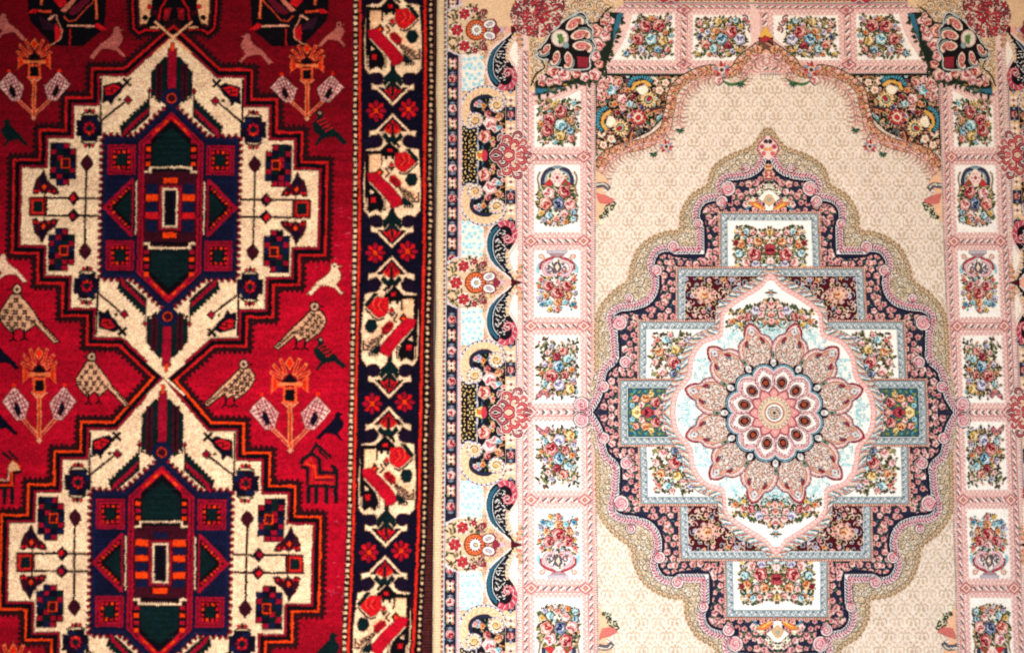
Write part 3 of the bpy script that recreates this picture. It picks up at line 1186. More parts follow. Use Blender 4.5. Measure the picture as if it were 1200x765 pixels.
# damask field -----------------------------------------------------
def damask(cv):
    cv.cur = 0
    cols = ('d4bca2', 'cdb294')
    px, py = 19.0, 31.0
    j = 0
    y = 60.0
    while y < 490:
        i = 0
        x = 690.0 + (px / 2 if j % 2 else 0)
        while x < 915:
            c = cols[(i + j) % 2]
            for f in (1, -1):
                cv.ell(x + f * 2.7, y - 3, 1.6, 3.3, c, f * .25, 8)
                cv.line(crv([(x + f * 1, y + 1), (x + f * 4, y + 3.2), (x + f * 7.4, y + .8), (x + f * 7, y - 4)], 2), 1.5, c, taper=[1, 1, .5])
                cv.ell(x + f * 3.4, y + 8, 2.0, 1.2, c, f * .7, 7)
                cv.ell(x + f * 8.4, y + 6.4, 1.0, 2.5, 'd6bfa4', -f * .4, 6)
            cv.ell(x, y + 4, 1.1, 2.7, c, 0, 7)
            cv.disc(x, y - 9, 1.4, c, 6)
            x += px
            i += 1
        y += py / 2
        j += 1


# floral panels of the pink frame -----------------------------------
def panel_box(cv, x0, y0, x1, y1, label=None):
    cv.part('flower_panel', 0, label)
    cv.rect(x0, y0, x1, y1, B['white'])


def panel_bunch(cv, x0, y0, seed=3):
    """Bunch with a blue rose in the middle; box 54 by 79."""
    fl = [(x0 + 28, y0 + 36, 6.4, 'blue'), (x0 + 20, y0 + 47, 7.2, 'red'), (x0 + 34, y0 + 18, 5, 'coral'), (x0 + 26, y0 + 25, 4.4, 'dred'),
          (x0 + 39, y0 + 27, 4.6, 'cyan'), (x0 + 36, y0 + 46, 4.4, 'red'), (x0 + 29, y0 + 58, 6.4, 'lav'), (x0 + 42, y0 + 63, 5.2, 'yellow'),
          (x0 + 12, y0 + 34, 3.4, 'lav'), (x0 + 16, y0 + 20, 3.4, 'pink'), (x0 + 44, y0 + 40, 3.2, 'orange'), (x0 + 12, y0 + 56, 3.4, 'cyan'),
          (x0 + 20, y0 + 12, 3, 'lav'), (x0 + 45, y0 + 52, 3, 'lav'), (x0 + 8, y0 + 44, 2.6, 'orange')]
    bouquet(cv, fl, x0 + 5, y0 + 6, x0 + 50, y0 + 72, seed, 'fbf0de', .85)
    for (dx, dy, a) in ((10, 66, 0), (6, 71, 2), (15, 70, 4)):
        cv.line(spiral(x0 + dx, y0 + dy, 4.2, a, 1.2, 10), 1.5, 'b0616e')
        cv.disc(x0 + dx, y0 + dy, 1.6, 'd9707a', 7)


def panel_lyre(cv, x0, y0):
    """Winged lyre above a heap of roses; box 54 by 78."""
    cv.ell(x0 + 27, y0 + 38, 22, 34, 'f8ead0')
    for i in range(40):
        a = i * 2.4
        leaf(cv, x0 + 27 + 19 * math.cos(a), y0 + 40 + 27 * math.sin(a), 7, a + .6, ['d9b45a', '6b7a3a', 'c98a3a', '4d6a3c'][i % 4], .4)
    for f in (1, -1):
        cv.push(x0 + 27, y0, sx=f)
        cv.line(crv([(3, 4), (12, 7), (17, 16), (17, 24)], 4), 4.5, '3a3550')
        cv.line(crv([(4, 7), (11, 10), (14, 16), (14, 22)], 4), 2, '8fb0b8')
        cv.poly([(4, 22), (9, 16), (17, 24), (8, 25)], 'c22a30')
        cv.line([(3, 26), (18, 26)], 2.2, 'c98a3a')
        cv.line(crv([(20, 8), (23, 16), (21, 28), (24, 36)], 3), 1.6, '9a7a3c')
        cv.pop()
    cv.ell(x0 + 27, y0 + 3, 6, 2, '7a98a0')
    cv.ell(x0 + 27, y0 + 15, 8, 8.5, 'f5cfc4')
    cv.disc(x0 + 27, y0 + 15, 2, 'b53a4a', 7)
    for a in range(6):
        cv.disc(x0 + 27 + 5 * math.cos(a * 1.047), y0 + 15 + 5 * math.sin(a * 1.047), 1.3, 'e39a94', 6)
    fl = [(x0 + 17, y0 + 33, 7, 'pink'), (x0 + 35, y0 + 31, 7.2, 'red'), (x0 + 13, y0 + 45, 7.2, 'coral'), (x0 + 29, y0 + 45, 6.6, 'navy'), (x0 + 42, y0 + 46, 6.6, 'salmon'),
          (x0 + 17, y0 + 59, 4, 'cyan'), (x0 + 35, y0 + 57, 4.6, 'pink'), (x0 + 46, y0 + 55, 3.4, 'blue'), (x0 + 46, y0 + 63, 3.4, 'cyan'), (x0 + 8, y0 + 56, 3.2, 'yellow'),
          (x0 + 26, y0 + 63, 3.6, 'coral'), (x0 + 11, y0 + 64, 3, 'lav'), (x0 + 37, y0 + 66, 3, 'orange')]
    bouquet(cv, fl, x0 + 6, y0 + 30, x0 + 49, y0 + 70, 5, None, .7)


def panel_vase(cv, x0, y0):
    """Scrolled vase standing on its head above red blooms; box 54 by 79."""
    r = random.Random(2)
    cx = x0 + 27
    for i in range(150):
        a = r.uniform(0, 2 * PI)
        q = r.uniform(4, 24)
        leaf(cv, cx + q * .95 * math.cos(a), y0 + 44 + q * 1.15 * math.sin(a), r.uniform(4, 7), a, r.choice(GREENS), .4)
    for i in range(64):
        x, y = cx + r.uniform(-22, 22), y0 + r.uniform(24, 72)
        rose(cv, x, y, r.uniform(1.6, 3), r.choice(['pink', 'yellow', 'orange', 'coral', 'cyan', 'lav']), i)
    cv.rect(cx - 12, y0 + 1, cx + 12, y0 + 5, 'b8b0b8')
    cv.poly([(cx - 10, y0 + 5), (cx + 10, y0 + 5), (cx + 5, y0 + 10), (cx - 5, y0 + 10)], 'a8848c')
    for f in (1, -1):
        cv.push(cx, y0, sx=f)
        cv.line(crv([(4, 11), (14, 13), (22, 20), (23, 28)], 4), 3.4, '86cdd6')
        cv.line(crv([(3, 9), (12, 12), (19, 17), (20, 24)], 4), 2.4, 'c22a30')
        cv.line(spiral(19, 9, 4.2, 2, 1.2, 10), 2, 'e0a58c')
        cv.line(crv([(5, 13), (13, 16), (16, 24), (11, 30), (3, 30)], 4), 4, 'd58c9c')
        cv.line(crv([(5, 13), (13, 16), (16, 24), (11, 30), (3, 30)], 4), 1.5, 'f6d5d2')
        cv.line(spiral(9, 23, 4.5, 1, 1.1, 10), 1.6, '7a5a78')
        cv.pop()
    cv.ell(cx, y0 + 21, 5, 6.4, '5b5266')
    cv.diamond(cx, y0 + 21, 3, 5, 'f2d5b0')
    for x, y, q, k in ((cx - 11, y0 + 43, 6, 'red'), (cx + 11, y0 + 43, 6, 'red'), (cx, y0 + 51, 7.2, 'red'), (cx, y0 + 39, 4.4, 'pink'), (cx - 13, y0 + 54, 3.6, 'orange'), (cx + 13, y0 + 54, 3.6, 'orange'),
                       (cx, y0 + 62, 4.4, 'orange'), (cx - 9, y0 + 62, 3.2, 'cyan'), (cx + 9, y0 + 62, 3.2, 'cyan'), (cx - 18, y0 + 64, 3.2, 'blue'), (cx + 18, y0 + 64, 3.2, 'blue'), (cx, y0 + 70, 3.6, 'coral'),
                       (cx - 19, y0 + 35, 3, 'coral'), (cx + 19, y0 + 35, 3, 'coral')):
        rose(cv, x, y, q, k, int(x))


def panel_corner(cv, seed):
    """Bunch of the slanted corner panel, coordinates of the left column."""
    fl = [(644, 140, 7, 'red'), (657, 131, 7, 'red'), (641, 153, 7, 'red'), (657, 147, 6.4, 'cyan'), (657, 160, 5, 'yellow'), (668, 154, 4.4, 'blue'), (669, 163, 4.2, 'coral'),
          (634, 146, 3, 'orange'), (668, 141, 3.4, 'orange'), (672, 121, 3, 'cyan'), (650, 122, 3, 'yellow')]
    bouquet(cv, fl, 631, 118, 677, 168, seed, 'f7ead2', 1.0)


def frame_left(cv):
    """Pink frame with its floral panels, upper left quarter."""
    cv.part('pink_frame', 0)
    y0, y1 = 86, 484
    cv.rect(606, -45, 698, y1, 'ecc3b8')
    dots_v(cv, 606, -45, y1, 2.2, 3.2, 'f7dfd2', 'e0908c')
    dots_v(cv, 609, -45, y1, 2.4, 2.6, 'fbece0', 'd8a8a0')
    chain_v(cv, 612, 619.6, 60, y1)
    zig_v(cv, 619.8, 626, 100, y1)
    zig_v(cv, 680, 686, 100, y1)
    chain_v(cv, 686.4, 694, 88, y1)
    dots_v(cv, 694.2, 88, y1, 1.6, 3, 'f7dfd2', 'e0908c')
    dots_v(cv, 696, 88, y1, 2.2, 2.4, 'd9c3b4', '9a8a84')
    for ya in (174, 272, 371.5, 472):
        zig_h(cv, 620, 686, ya, ya + 6)
        chain_h(cv, 616, 690, ya + 6, ya + 15)
        zig_h(cv, 620, 686, ya + 15, ya + 21.5)
        for x in (622, 684):
            cv.poly([(x - 8, ya + 10.5), (x, ya + 4), (x + 8, ya + 10.5), (x, ya + 17)], 'f3c3b6')
            cv.line([(x - 8, ya + 10.5), (x, ya + 4), (x + 8, ya + 10.5), (x, ya + 17)], 1.1, 'c8505c', closed=True)
            cv.diamond(x, ya + 10.5, 3, 3, 'b85a64')
            cv.disc(x, ya + 10.5, 1.2, 'e0b04a', 6)
    panel_box(cv, 626, 193.5, 680, 272, 'white panel with a lyre over roses')
    panel_lyre(cv, 626, 193.5)
    panel_box(cv, 626, 293, 680, 371.5, 'white panel with a scrolled vase of flowers')
    panel_vase(cv, 626, 292)
    panel_box(cv, 626, 393.2, 680, 472, 'white panel with a blue rose in a mixed bunch')
    panel_bunch(cv, 626, 393)
    # slanted corner panel
    cv.part('flower_panel', 0, 'slanted white corner panel with red roses')
    arc = crv([(626, 124.5), (644, 121), (662, 115), (680, 106)], 5)
    cv.poly([(620, 119), (642, 115), (660, 109), (686, 96), (686, 174), (620, 174)], 'ecc3b8')
    zz = []
    for i in range(18):
        t = i / 17
        zz.append((621 + 62 * t, 119 - 19 * t ** 1.4 + (2 if i % 2 else 0)))
    cv.line(zz, 1.0, 'd89c98')
    for i in range(9):
        t = (i + .5) / 9
        cv.disc(622 + 62 * t, 112 - 20 * t ** 1.3, 1.8, ['c46a72', '8f5a66', 'fbe3dc'][i % 3], 7)
    zig_v(cv, 619.8, 626, 118, 174)
    zig_v(cv, 680, 686, 104, 174)
    cv.poly(list(arc) + [(680, 173), (626, 173)], B['white'])
    panel_corner(cv, 4)


def frame_top(cv):
    """Top run of the pink frame, left half (only the upper side shows)."""
    cv.part('pink_frame', 0)
    cv.rect(684, 3.5, 915, 88, 'ecc3b8')
    cv.rect(600, -45, 915, 3.6, 'e3c09a')
    for x in range(660, 910, 9):
        cv.disc(x, 0.4, 2, ['c4605c', '8a9a8c', '7a5a78'][x % 3], 7)
        leaf(cv, x + 2, -1, 5, .4, '8a6a4a', .5)
    cv.poly([(765, -2), (800, -2), (790, 5), (782, 8), (774, 5)], 'b02a34')
    cv.line([(770, 0), (778, 5), (786, 0), (794, 4)], 1.4, 'f0d0c0')
    cv.rect(684, 3.2, 915, 4.4, '8d8a94')
    chain_h(cv, 640, 906, 5, 10.5)
    zig_h(cv, 700, 906, 10.5, 17)
    zig_h(cv, 708, 906, 71, 77)
    chain_h(cv, 706, 906, 77, 84)
    swap(cv)
    dots_v(cv, 84, 698, 906, 1.5, 3, 'f7dfd2', 'e0908c')
    dots_v(cv, 86, 698, 906, 2, 2.4, 'd9c3b4', '9a8a84')
    cv.pop()
    for xa in (791,):
        zig_v(cv, xa, xa + 6, 14, 74)
        chain_v(cv, xa + 6, xa + 15, 14, 80)
        zig_v(cv, xa + 15, xa + 21, 14, 74)
        for y in (12, 76):
            cv.line([(xa + 2, y), (xa + 10.5, y - 6), (xa + 19, y), (xa + 10.5, y + 6)], 1.1, 'c8505c', closed=True)
            cv.diamond(xa + 10.5, y, 3, 3, 'b85a64')
    zig_v(cv, 887, 893, 14, 60)
    chain_v(cv, 893, 903, 14, 50)
    # slanted panel
    cv.part('flower_panel', 0, 'slanted white top panel with red roses')
    cv.poly([(741, 17), (791, 17), (791, 71), (717, 71), (730, 50), (737, 32)], B['white'])
    sv = cv.clip
    fl = [(756, 31, 7, 'red'), (772, 30, 7, 'red'), (748, 46, 6.4, 'red'), (763, 46, 6.4, 'cyan'), (777, 48, 5, 'yellow'), (771, 58, 4.4, 'blue'), (752, 58, 4, 'lav'), (741, 60, 3.4, 'coral'), (782, 58, 3.4, 'coral'),
          (764, 22, 3, 'orange'), (734, 63, 3.4, 'blue'), (780, 38, 3, 'orange')]
    bouquet(cv, fl, 738, 20, 787, 66, 6, 'f7ead2', 1.0, inside=lambda x, y: x > 748 - (y - 20) * .5)
    cv.part('flower_panel', 0, 'white top panel with a blue rose cut by the arch')
    cv.poly([(812, 18), (888, 18), (888, 44), (872, 58), (862, 71), (812, 71)], B['white'])
    fl = [(846, 46, 6.4, 'blue'), (857, 37, 7, 'red'), (827, 52, 5, 'coral'), (836, 57, 4.6, 'cyan'), (867, 46, 6.4, 'lav'), (842, 25, 4.2, 'yellow'), (853, 53, 4.2, 'dred'), (820, 27, 3.4, 'pink'), (829, 38, 3.4, 'lav'),
          (839, 36, 4, 'orange'), (820, 43, 3, 'navy'), (862, 24, 3.4, 'cyan'), (868, 31, 3, 'yellow'), (858, 60, 3, 'lav')]
    bouquet(cv, fl, 816, 22, 872, 66, 9, 'f7ead2', 1.0)
    for (dx, dy, a) in ((877, 26, 0), (881, 34, 2), (873, 22, 4)):
        cv.line(spiral(dx, dy, 4.6, a, 1.2, 10), 1.6, '9a5a5c')
        cv.disc(dx, dy, 1.8, 'c9605c', 7)


# outer border ------------------------------------------------------
def ribbon_ticks(cv, path, w, step, cols, slant=.9, wid=1.0, off=0.0):
    x, y, a = resample(path, step)
    for i in range(len(x)):
        b = a[i] + PI / 2
        ox, oy = x[i] + off * math.cos(b), y[i] + off * math.sin(b)
        c, s = math.cos(b - slant), math.sin(b - slant)
        cv.line([(ox - c * w / 2, oy - s * w / 2), (ox + c * w / 2, oy + s * w / 2)], wid, cols[i % len(cols)])


def rope_scroll(cv, path, w, base='e6bd8d'):
    """Tan scroll edged with blue and white ticks."""
    cv.line(path, w + 2.6, '9a97b4')
    cv.line(path, w + 1.4, 'f6ece4')
    cv.line(path, w - 1.6, base)
    ribbon_ticks(cv, path, 2.2, 4.6, ['2e5a78', '3a3350'], .5, 1.1, w / 2 - .3)
    ribbon_ticks(cv, path, 2.2, 4.6, ['c9605c', 'a08a94'], .5, .9, -(w / 2 - .5))


def pal_motif(cv):
    """Red arabesque palmette of curling commas on a pale outline (axis y=0, x to the right)."""
    R, D, W = 'bf2834', '86203a', 'fbe6da'
    com = [([(-23, 0), (-17, -5), (-11, -3), (-9, 0)], 5.4, D), ([(-15, -7), (-9, -13), (-3, -10), (-4, -5), (-8, -5)], 4.6, D), ([(-9, -14), (-7, -21), (-1, -22), (1, -17), (-3, -15)], 4.2, R),
           ([(-7, -1), (-2, -6), (4, -4), (5, 0)], 5.2, R), ([(1, -8), (2, -15), (8, -17), (10, -12), (6, -10)], 4.4, R), ([(3, -19), (6, -26), (12, -27), (14, -22), (10, -21)], 3.8, D),
           ([(8, -5), (14, -10), (19, -7), (17, -3), (13, -4)], 4.4, R), ([(12, -13), (16, -18), (20, -15), (18, -12)], 3.4, R), ([(16, 0), (20, -3), (25, -1), (27, 0)], 4.0, D), ([(8, 0), (11, -2), (14, 0)], 4, 'd64a44'), ([(-14, -17), (-12, -23), (-7, -25)], 2.6, D), ([(20, -6), (23, -10), (26, -8)], 2.6, 'b0485a')]
    for f in (1, -1):
        cv.push(0, 0, sy=f)
        for pts, w, c in com:
            cv.line(crv(pts, 4), w + 2.0, W, taper=[.5, 1, 1, .6])
        for pts, w, c in com:
            cv.line(crv(pts, 4), w, c, taper=[.4, 1, 1, .4])
            cv.line(crv(pts, 4), .8, 'e88a80', taper=[.4, 1, 1, .2])
        cv.pop()


def unit(cv):
    """Half of an outer-border repeat: local y runs from the palmette axis (0) to the rosette axis (151)."""
    # tan ground
    cv.rect(540, 0, 606, 152, 'e2bb8e')
    def filigree(x, y, q):
        a = q.uniform(0, 6.3)
        cv.line(spiral(x, y, 3.6, a, 1.0, 9), 1.1, q.choice(['f8e8d2', 'c08a5c', 'b87a74', 'f3dcc0']))
        leaf(cv, x, y, 4, a + 1, q.choice(['c9824e', '8a8a5c', 'e9a898', 'd0a06c']), .4)
    scatter(cv, 541, 40, 606, 152, 6.4, 14, filigree)
    # gold-flecked block
    cv.part('flecked_block', cv.par)
    cv.rect(540, 0, 558.5, 36, B['black'])
    r = random.Random(8)
    scatter(cv, 541.5, 0, 558, 37, 4.3, 4, lambda x, y, q: cv.ell(x, y, 1.5, 1.0, q.choice(['e6c26a', 'f0d898', 'd9a850']), q.uniform(0, 3), 7))
    cv.rect(558.5, 0, 560.4, 36, 'd9d3e0')
    # dark rose ground
    cv.part('rose_cluster', cv.par)
    cv.poly([(560.4, 0), (592, 0), (592, 60), (580, 78), (556, 78), (545, 60), (549, 36), (560, 36)], '17141c')
    for i in range(60):
        leaf(cv, r.uniform(556, 591), r.uniform(2, 70), r.uniform(4, 7), r.uniform(0, 6.3), r.choice(['4d6a3c', '6b7a3a', 'c98a4a', '3f6f84', 'e0a06a']), .4)
    for i in range(26):
        rose(cv, r.uniform(560, 590), r.uniform(8, 68), r.uniform(1.6, 3.0), r.choice(['pink', 'orange', 'cyan', 'coral', 'yellow']), i)
    rose(cv, 567.5, 23, 7.6, 'coral', 1)
    rose(cv, 574, 39, 8, 'pink', 2)
    rose(cv, 580, 32, 4.6, 'pink', 5)
    rose(cv, 571, 50, 4, 'red', 3)
    rose(cv, 584, 45, 4, 'orange', 4)
    rose(cv, 584, 33, 3, 'cyan', 4)
    for x, y, k in ((561, 64, 'lav'), (566, 60, 'orange'), (557, 62, 'pink')):
        rose(cv, x, y, 3.2, k, 3)
    # inner small band
    cv.part('small_floral_band', cv.par)
    cv.rect(592, 0, 604.5, 152, 'e4b98a')
    for k in range(5):
        y = 18 + k * 36
        cv.rect(592.5, y + 24, 604, y + 40, '2a2a44') if y < 60 else None
    for k in range(4):
        y = 32 + k * 17
        if k % 2 == 1:
            cv.ell(598.5, y, 5.4, 7.5, '2c2c48')
            rose(cv, 598.5, y, 4.2, 'red', k)
            cv.diamond(598.5, y - 7, 2.4, 2.4, '7f8f9c')
            cv.diamond(598.5, y + 7, 2.4, 2.4, '7f8f9c')
        else:
            for a in range(4):
                cv.ell(598.5 + 3.4 * math.cos(a * PI / 2 + .78), y + 4.6 * math.sin(a * PI / 2 + .78), 3.2, 2.2, 'fbdcc0', a * PI / 2 + .78, 8)
            cv.disc(598.5, y, 1.8, '8a5a78', 7)
            cv.disc(598.5, y - 7, 1.5, '5a4a3c', 6)
    cv.rect(604.5, 0, 606, 152, 'a89ab0')
    # cream corner with small flowers
    cv.part('blue_flower_ground', cv.par)
    cv.poly([(540.5, 78), (566, 78), (568, 108), (560, 126), (540.5, 126)], 'f3e4d2')
    scatter(cv, 542, 80, 566, 122, 7.0, 3, lambda x, y, q: (cv.disc(x, y, 3.0, 'b4dfe2', 8), cv.disc(x, y, 1.1, '86c4cf', 6)))
    # paisley
    cv.part('paisley_leaf', cv.par)
    cv.poly(crv([(606, 152), (598, 128), (596, 112), (606, 100), (606, 152)], 5), 'f7e9d8')
    outer = crv([(606, 152), (592, 140), (578, 128), (571, 112), (572, 96), (580, 83), (592, 82), (603, 90), (604, 102), (598, 112), (594, 121), (597, 133), (602, 143)], 6, True)
    cv.line(outer, 6.4, 'e9b7ac', closed=True)
    cv.line(outer, 3.6, 'f8e6da', closed=True)
    cv.poly(outer, B['black'])
    cv.line(crv([(589, 138), (577, 124), (573.5, 110), (575, 96), (583, 85.5)], 5), 4.6, B['teal'], taper=[.15, .8, 1, 1, .6])
    cv.line(crv([(592, 138), (581, 124), (577.5, 110), (579, 97), (586, 88)], 5), 1.1, 'd5dfe8')
    sv = cv.clip
    M = cv.fullmask(crv([(602, 146), (590, 133), (581, 120), (580, 106), (583, 93), (592, 90), (596, 100), (593, 112), (592, 124), (598, 138)], 5, True))
    cv.clip = M if sv is None else M & sv
    scatter(cv, 576, 86, 604, 150, 5.2, 6, lambda x, y, q: cv.line(crv([(x - 2, y + 1.4 * q.choice((-1, 1))), (x, y - 1), (x + 2, y + 1.2 * q.choice((-1, 1)))], 3), 1.5, 'f6f0e8', taper=[.5, 1, .5]))
    cv.clip = sv
    cv.line(crv([(606, 150), (598, 136), (594, 122), (595, 112)], 5), 3.6, 'e8c79a')
    ribbon_ticks(cv, crv([(606, 150), (598, 136), (594, 122), (595, 112)], 5), 3, 4.2, ['3f86ad', 'e0a03a', 'c97a94'], .4, 1.2)
    rr = 8.5
    cv.line(crv([(584, 84), (592, 81), (601, 86), (603, 96), (599, 104)], 5), 6.5, 'd0485c')
    ribbon_ticks(cv, crv([(584, 84), (592, 81), (601, 86), (603, 96), (599, 104)], 5), 5, 3, ['f8e0dc', 'a82a44'], .5, 1.0)
    cv.line(spiral(595, 99, 7, -.6, 1.4, 18), 3.0, 'c9384e')
    cv.line(spiral(595, 99, 7, -.6, 1.4, 18), 1.0, 'f8d5cf')
    # C scroll
    cv.part('tan_scroll', cv.par)
    cpath = crv([(562, 42), (566, 49), (561, 56), (553, 53), (551, 43), (546, 38)], 5)
    main = crv([(559, 40), (549, 39), (545.5, 50), (547, 64), (556, 74), (569, 77), (581, 73), (587.5, 63), (584, 55)], 6)
    cv.line(main, 15, 'a19db8', taper=[.5, .9, 1, 1, .95, 1, 1, .8, .4])
    cv.line(main, 13, 'f6ece4', taper=[.5, .9, 1, 1, .95, 1, 1, .8, .4])
    cv.line(main, 10, 'e6bd8d', taper=[.5, .9, 1, 1, .95, 1, 1, .8, .4])
    ribbon_ticks(cv, main, 2.4, 4.4, ['2e5a78', '4a3a5c'], .6, 1.2, 6.0)
    ribbon_ticks(cv, main, 5, 3.4, ['f3d9b4', 'd9a26e'], .9, .9, 0)
    inner = crv([(560, 50), (553, 54), (553, 64), (561, 70), (572, 71), (580, 67)], 5)
    cv.line(inner, 4.2, '20263c', taper=[.3, 1, 1, 1, 1, .2])
    for (x, y, a, tn) in ((556.5, 43, 2.9, 1.4), (581.5, 61, -.6, -1.4)):
        cv.disc(x, y, 9.6, '8f8ba8', 18)
        cv.disc(x, y, 8.9, 'f6ece4', 18)
        cv.disc(x, y, 7.4, 'e6bd8d', 16)
        cv.line(spiral(x, y, 6.8, a, tn, 18), 2.6, 'f6e0bc', taper=[1, .8, .5])
        cv.line(spiral(x, y, 5.6, a + .5, tn, 18), 1.0, '9a6238')
        cv.disc(x, y, 2.0, 'e0a83c', 8)
        for i in range(11):
            q = i * .571
            cv.ell(x + 8.2 * math.cos(q), y + 8.2 * math.sin(q), 1.2, .7, '2e4a68' if i % 2 else 'c9605c', q + .6, 6)
    # palmette (half)
    cv.part('red_palmette', cv.par)
    cv.push(597, 0)
    pal_motif(cv)
    cv.pop()
    rose(cv, 563, 0, 6.4, 'yellow', 0)
    cv.ell(567.5, 0, 3.6, 7, 'c22a40')
    cv.disc(562, 0, 3, 'e0661e')


def rosette_motif(cv):
    """Orange rosette with red roses; axis at y=0."""
    r = random.Random(9)
    cv.ell(546, 0, 25, 30, 'd9b488')
    for i in range(90):
        a = r.uniform(0, 6.3)
        q = r.uniform(12, 27)
        x, y = 548 + q * .82 * math.cos(a), q * 1.08 * math.sin(a)
        leaf(cv, x, y, r.uniform(4, 6.5), a + r.uniform(-.5, .5), r.choice(['4a4a30', '6b6a38', '5a4028', '8a7a48', '3a4a34']), .35)
    for i in range(14):
        a = i * .45
        rose(cv, 548 + 19 * math.cos(a), 25 * math.sin(a), 2.2, ['salmon', 'coral', 'pink', 'dred'][i % 4], i)
    cv.line(crv([(524, -21), (530, -28), (540, -31)], 3), 2, 'd5cfe0')
    cv.line(crv([(524, 21), (530, 28), (540, 31)], 3), 2, 'd5cfe0')
    for i in range(80):
        a = r.uniform(.7, 5.6)
        leaf(cv, 549 + 16 * math.cos(a), 21 * math.sin(a), r.uniform(6, 10), a + r.uniform(-.4, .4), r.choice(['3a3a28', '5b5a30', '4a3020', '7a6a40']), .3)
    for x, y, q in ((534, 0, 8.2), (543.5, -19.5, 7.8), (543.5, 19.5, 7.8)):
        carnation(cv, x, y, q, y)
    for f in (1, -1):
        carnation(cv, 556, f * 25, 4.2, f)
    cv.ell(557, 0, 12.5, 12.8, '7a2418', n=20)
    cv.ell(557, 0, 11.2, 11.6, 'e0661e', n=20)
    for i in range(16):
        a = i * PI / 8
        cv.line([(557 + 7 * math.cos(a), 7 * math.sin(a)), (557 + 11 * math.cos(a), 11 * math.sin(a))], 1, 'a83a14')
    for i in range(14):
        leaf(cv, 557.5, 0, 9.0, i * PI / 7, '9a1c28', .24)
    for i in range(14):
        leaf(cv, 557.5, 0, 8.0, i * PI / 7 + .22, 'f4efe6', .3)
    cv.ell(557.5, 0, 5.4, 5.8, 'f4efe6', n=14)
    cv.disc(558, 0, 3.2, '9aa0a8', 8)
    cv.disc(559, 0, 1.6, 'e0c24a', 7)
    for f in (1, -1):
        cv.ell(573.5, f * 7, 8.4, 6.2, '8a2a3c', f * .15)
        cv.ell(573, f * 7, 7, 5, 'f8eee6', f * .15)
        cv.ell(573, f * 7, 4.6, 2.3, 'b0a4a8', f * .3)
        cv.line(crv([(567, f * 14), (563, f * 18), (564, f * 23), (569, f * 23), (568, f * 19)], 4), 3.2, '8a2438')
        cv.line(crv([(567, f * 14), (563, f * 18), (564, f * 23)], 4), 1, 'e6b0a8')
    cv.poly([(580, -7), (587, 0), (580, 7), (577, 0)], '8a2438')
    cv.poly([(586, -5), (592, 0), (586, 5)], 'c8a8b8')
    cv.poly([(592, -6), (606, 0), (592, 6)], 'e9a690')
    cv.poly([(599, -4.4), (613, 0), (599, 4.4)], '4a0f1a')
    for f in (1, -1):
        for k in range(6):
            cv.disc(606 + 3 * (k % 3), f * (6 + 4 * (k // 2) + k), 1.7, ['c98a3a', 'd9606c', '6f8a7c'][k % 3], 6)
            leaf(cv, 607, f * (5 + 3 * k), 6, f * .4, ['c9934e', 'e0a06a'][k % 2], .4)


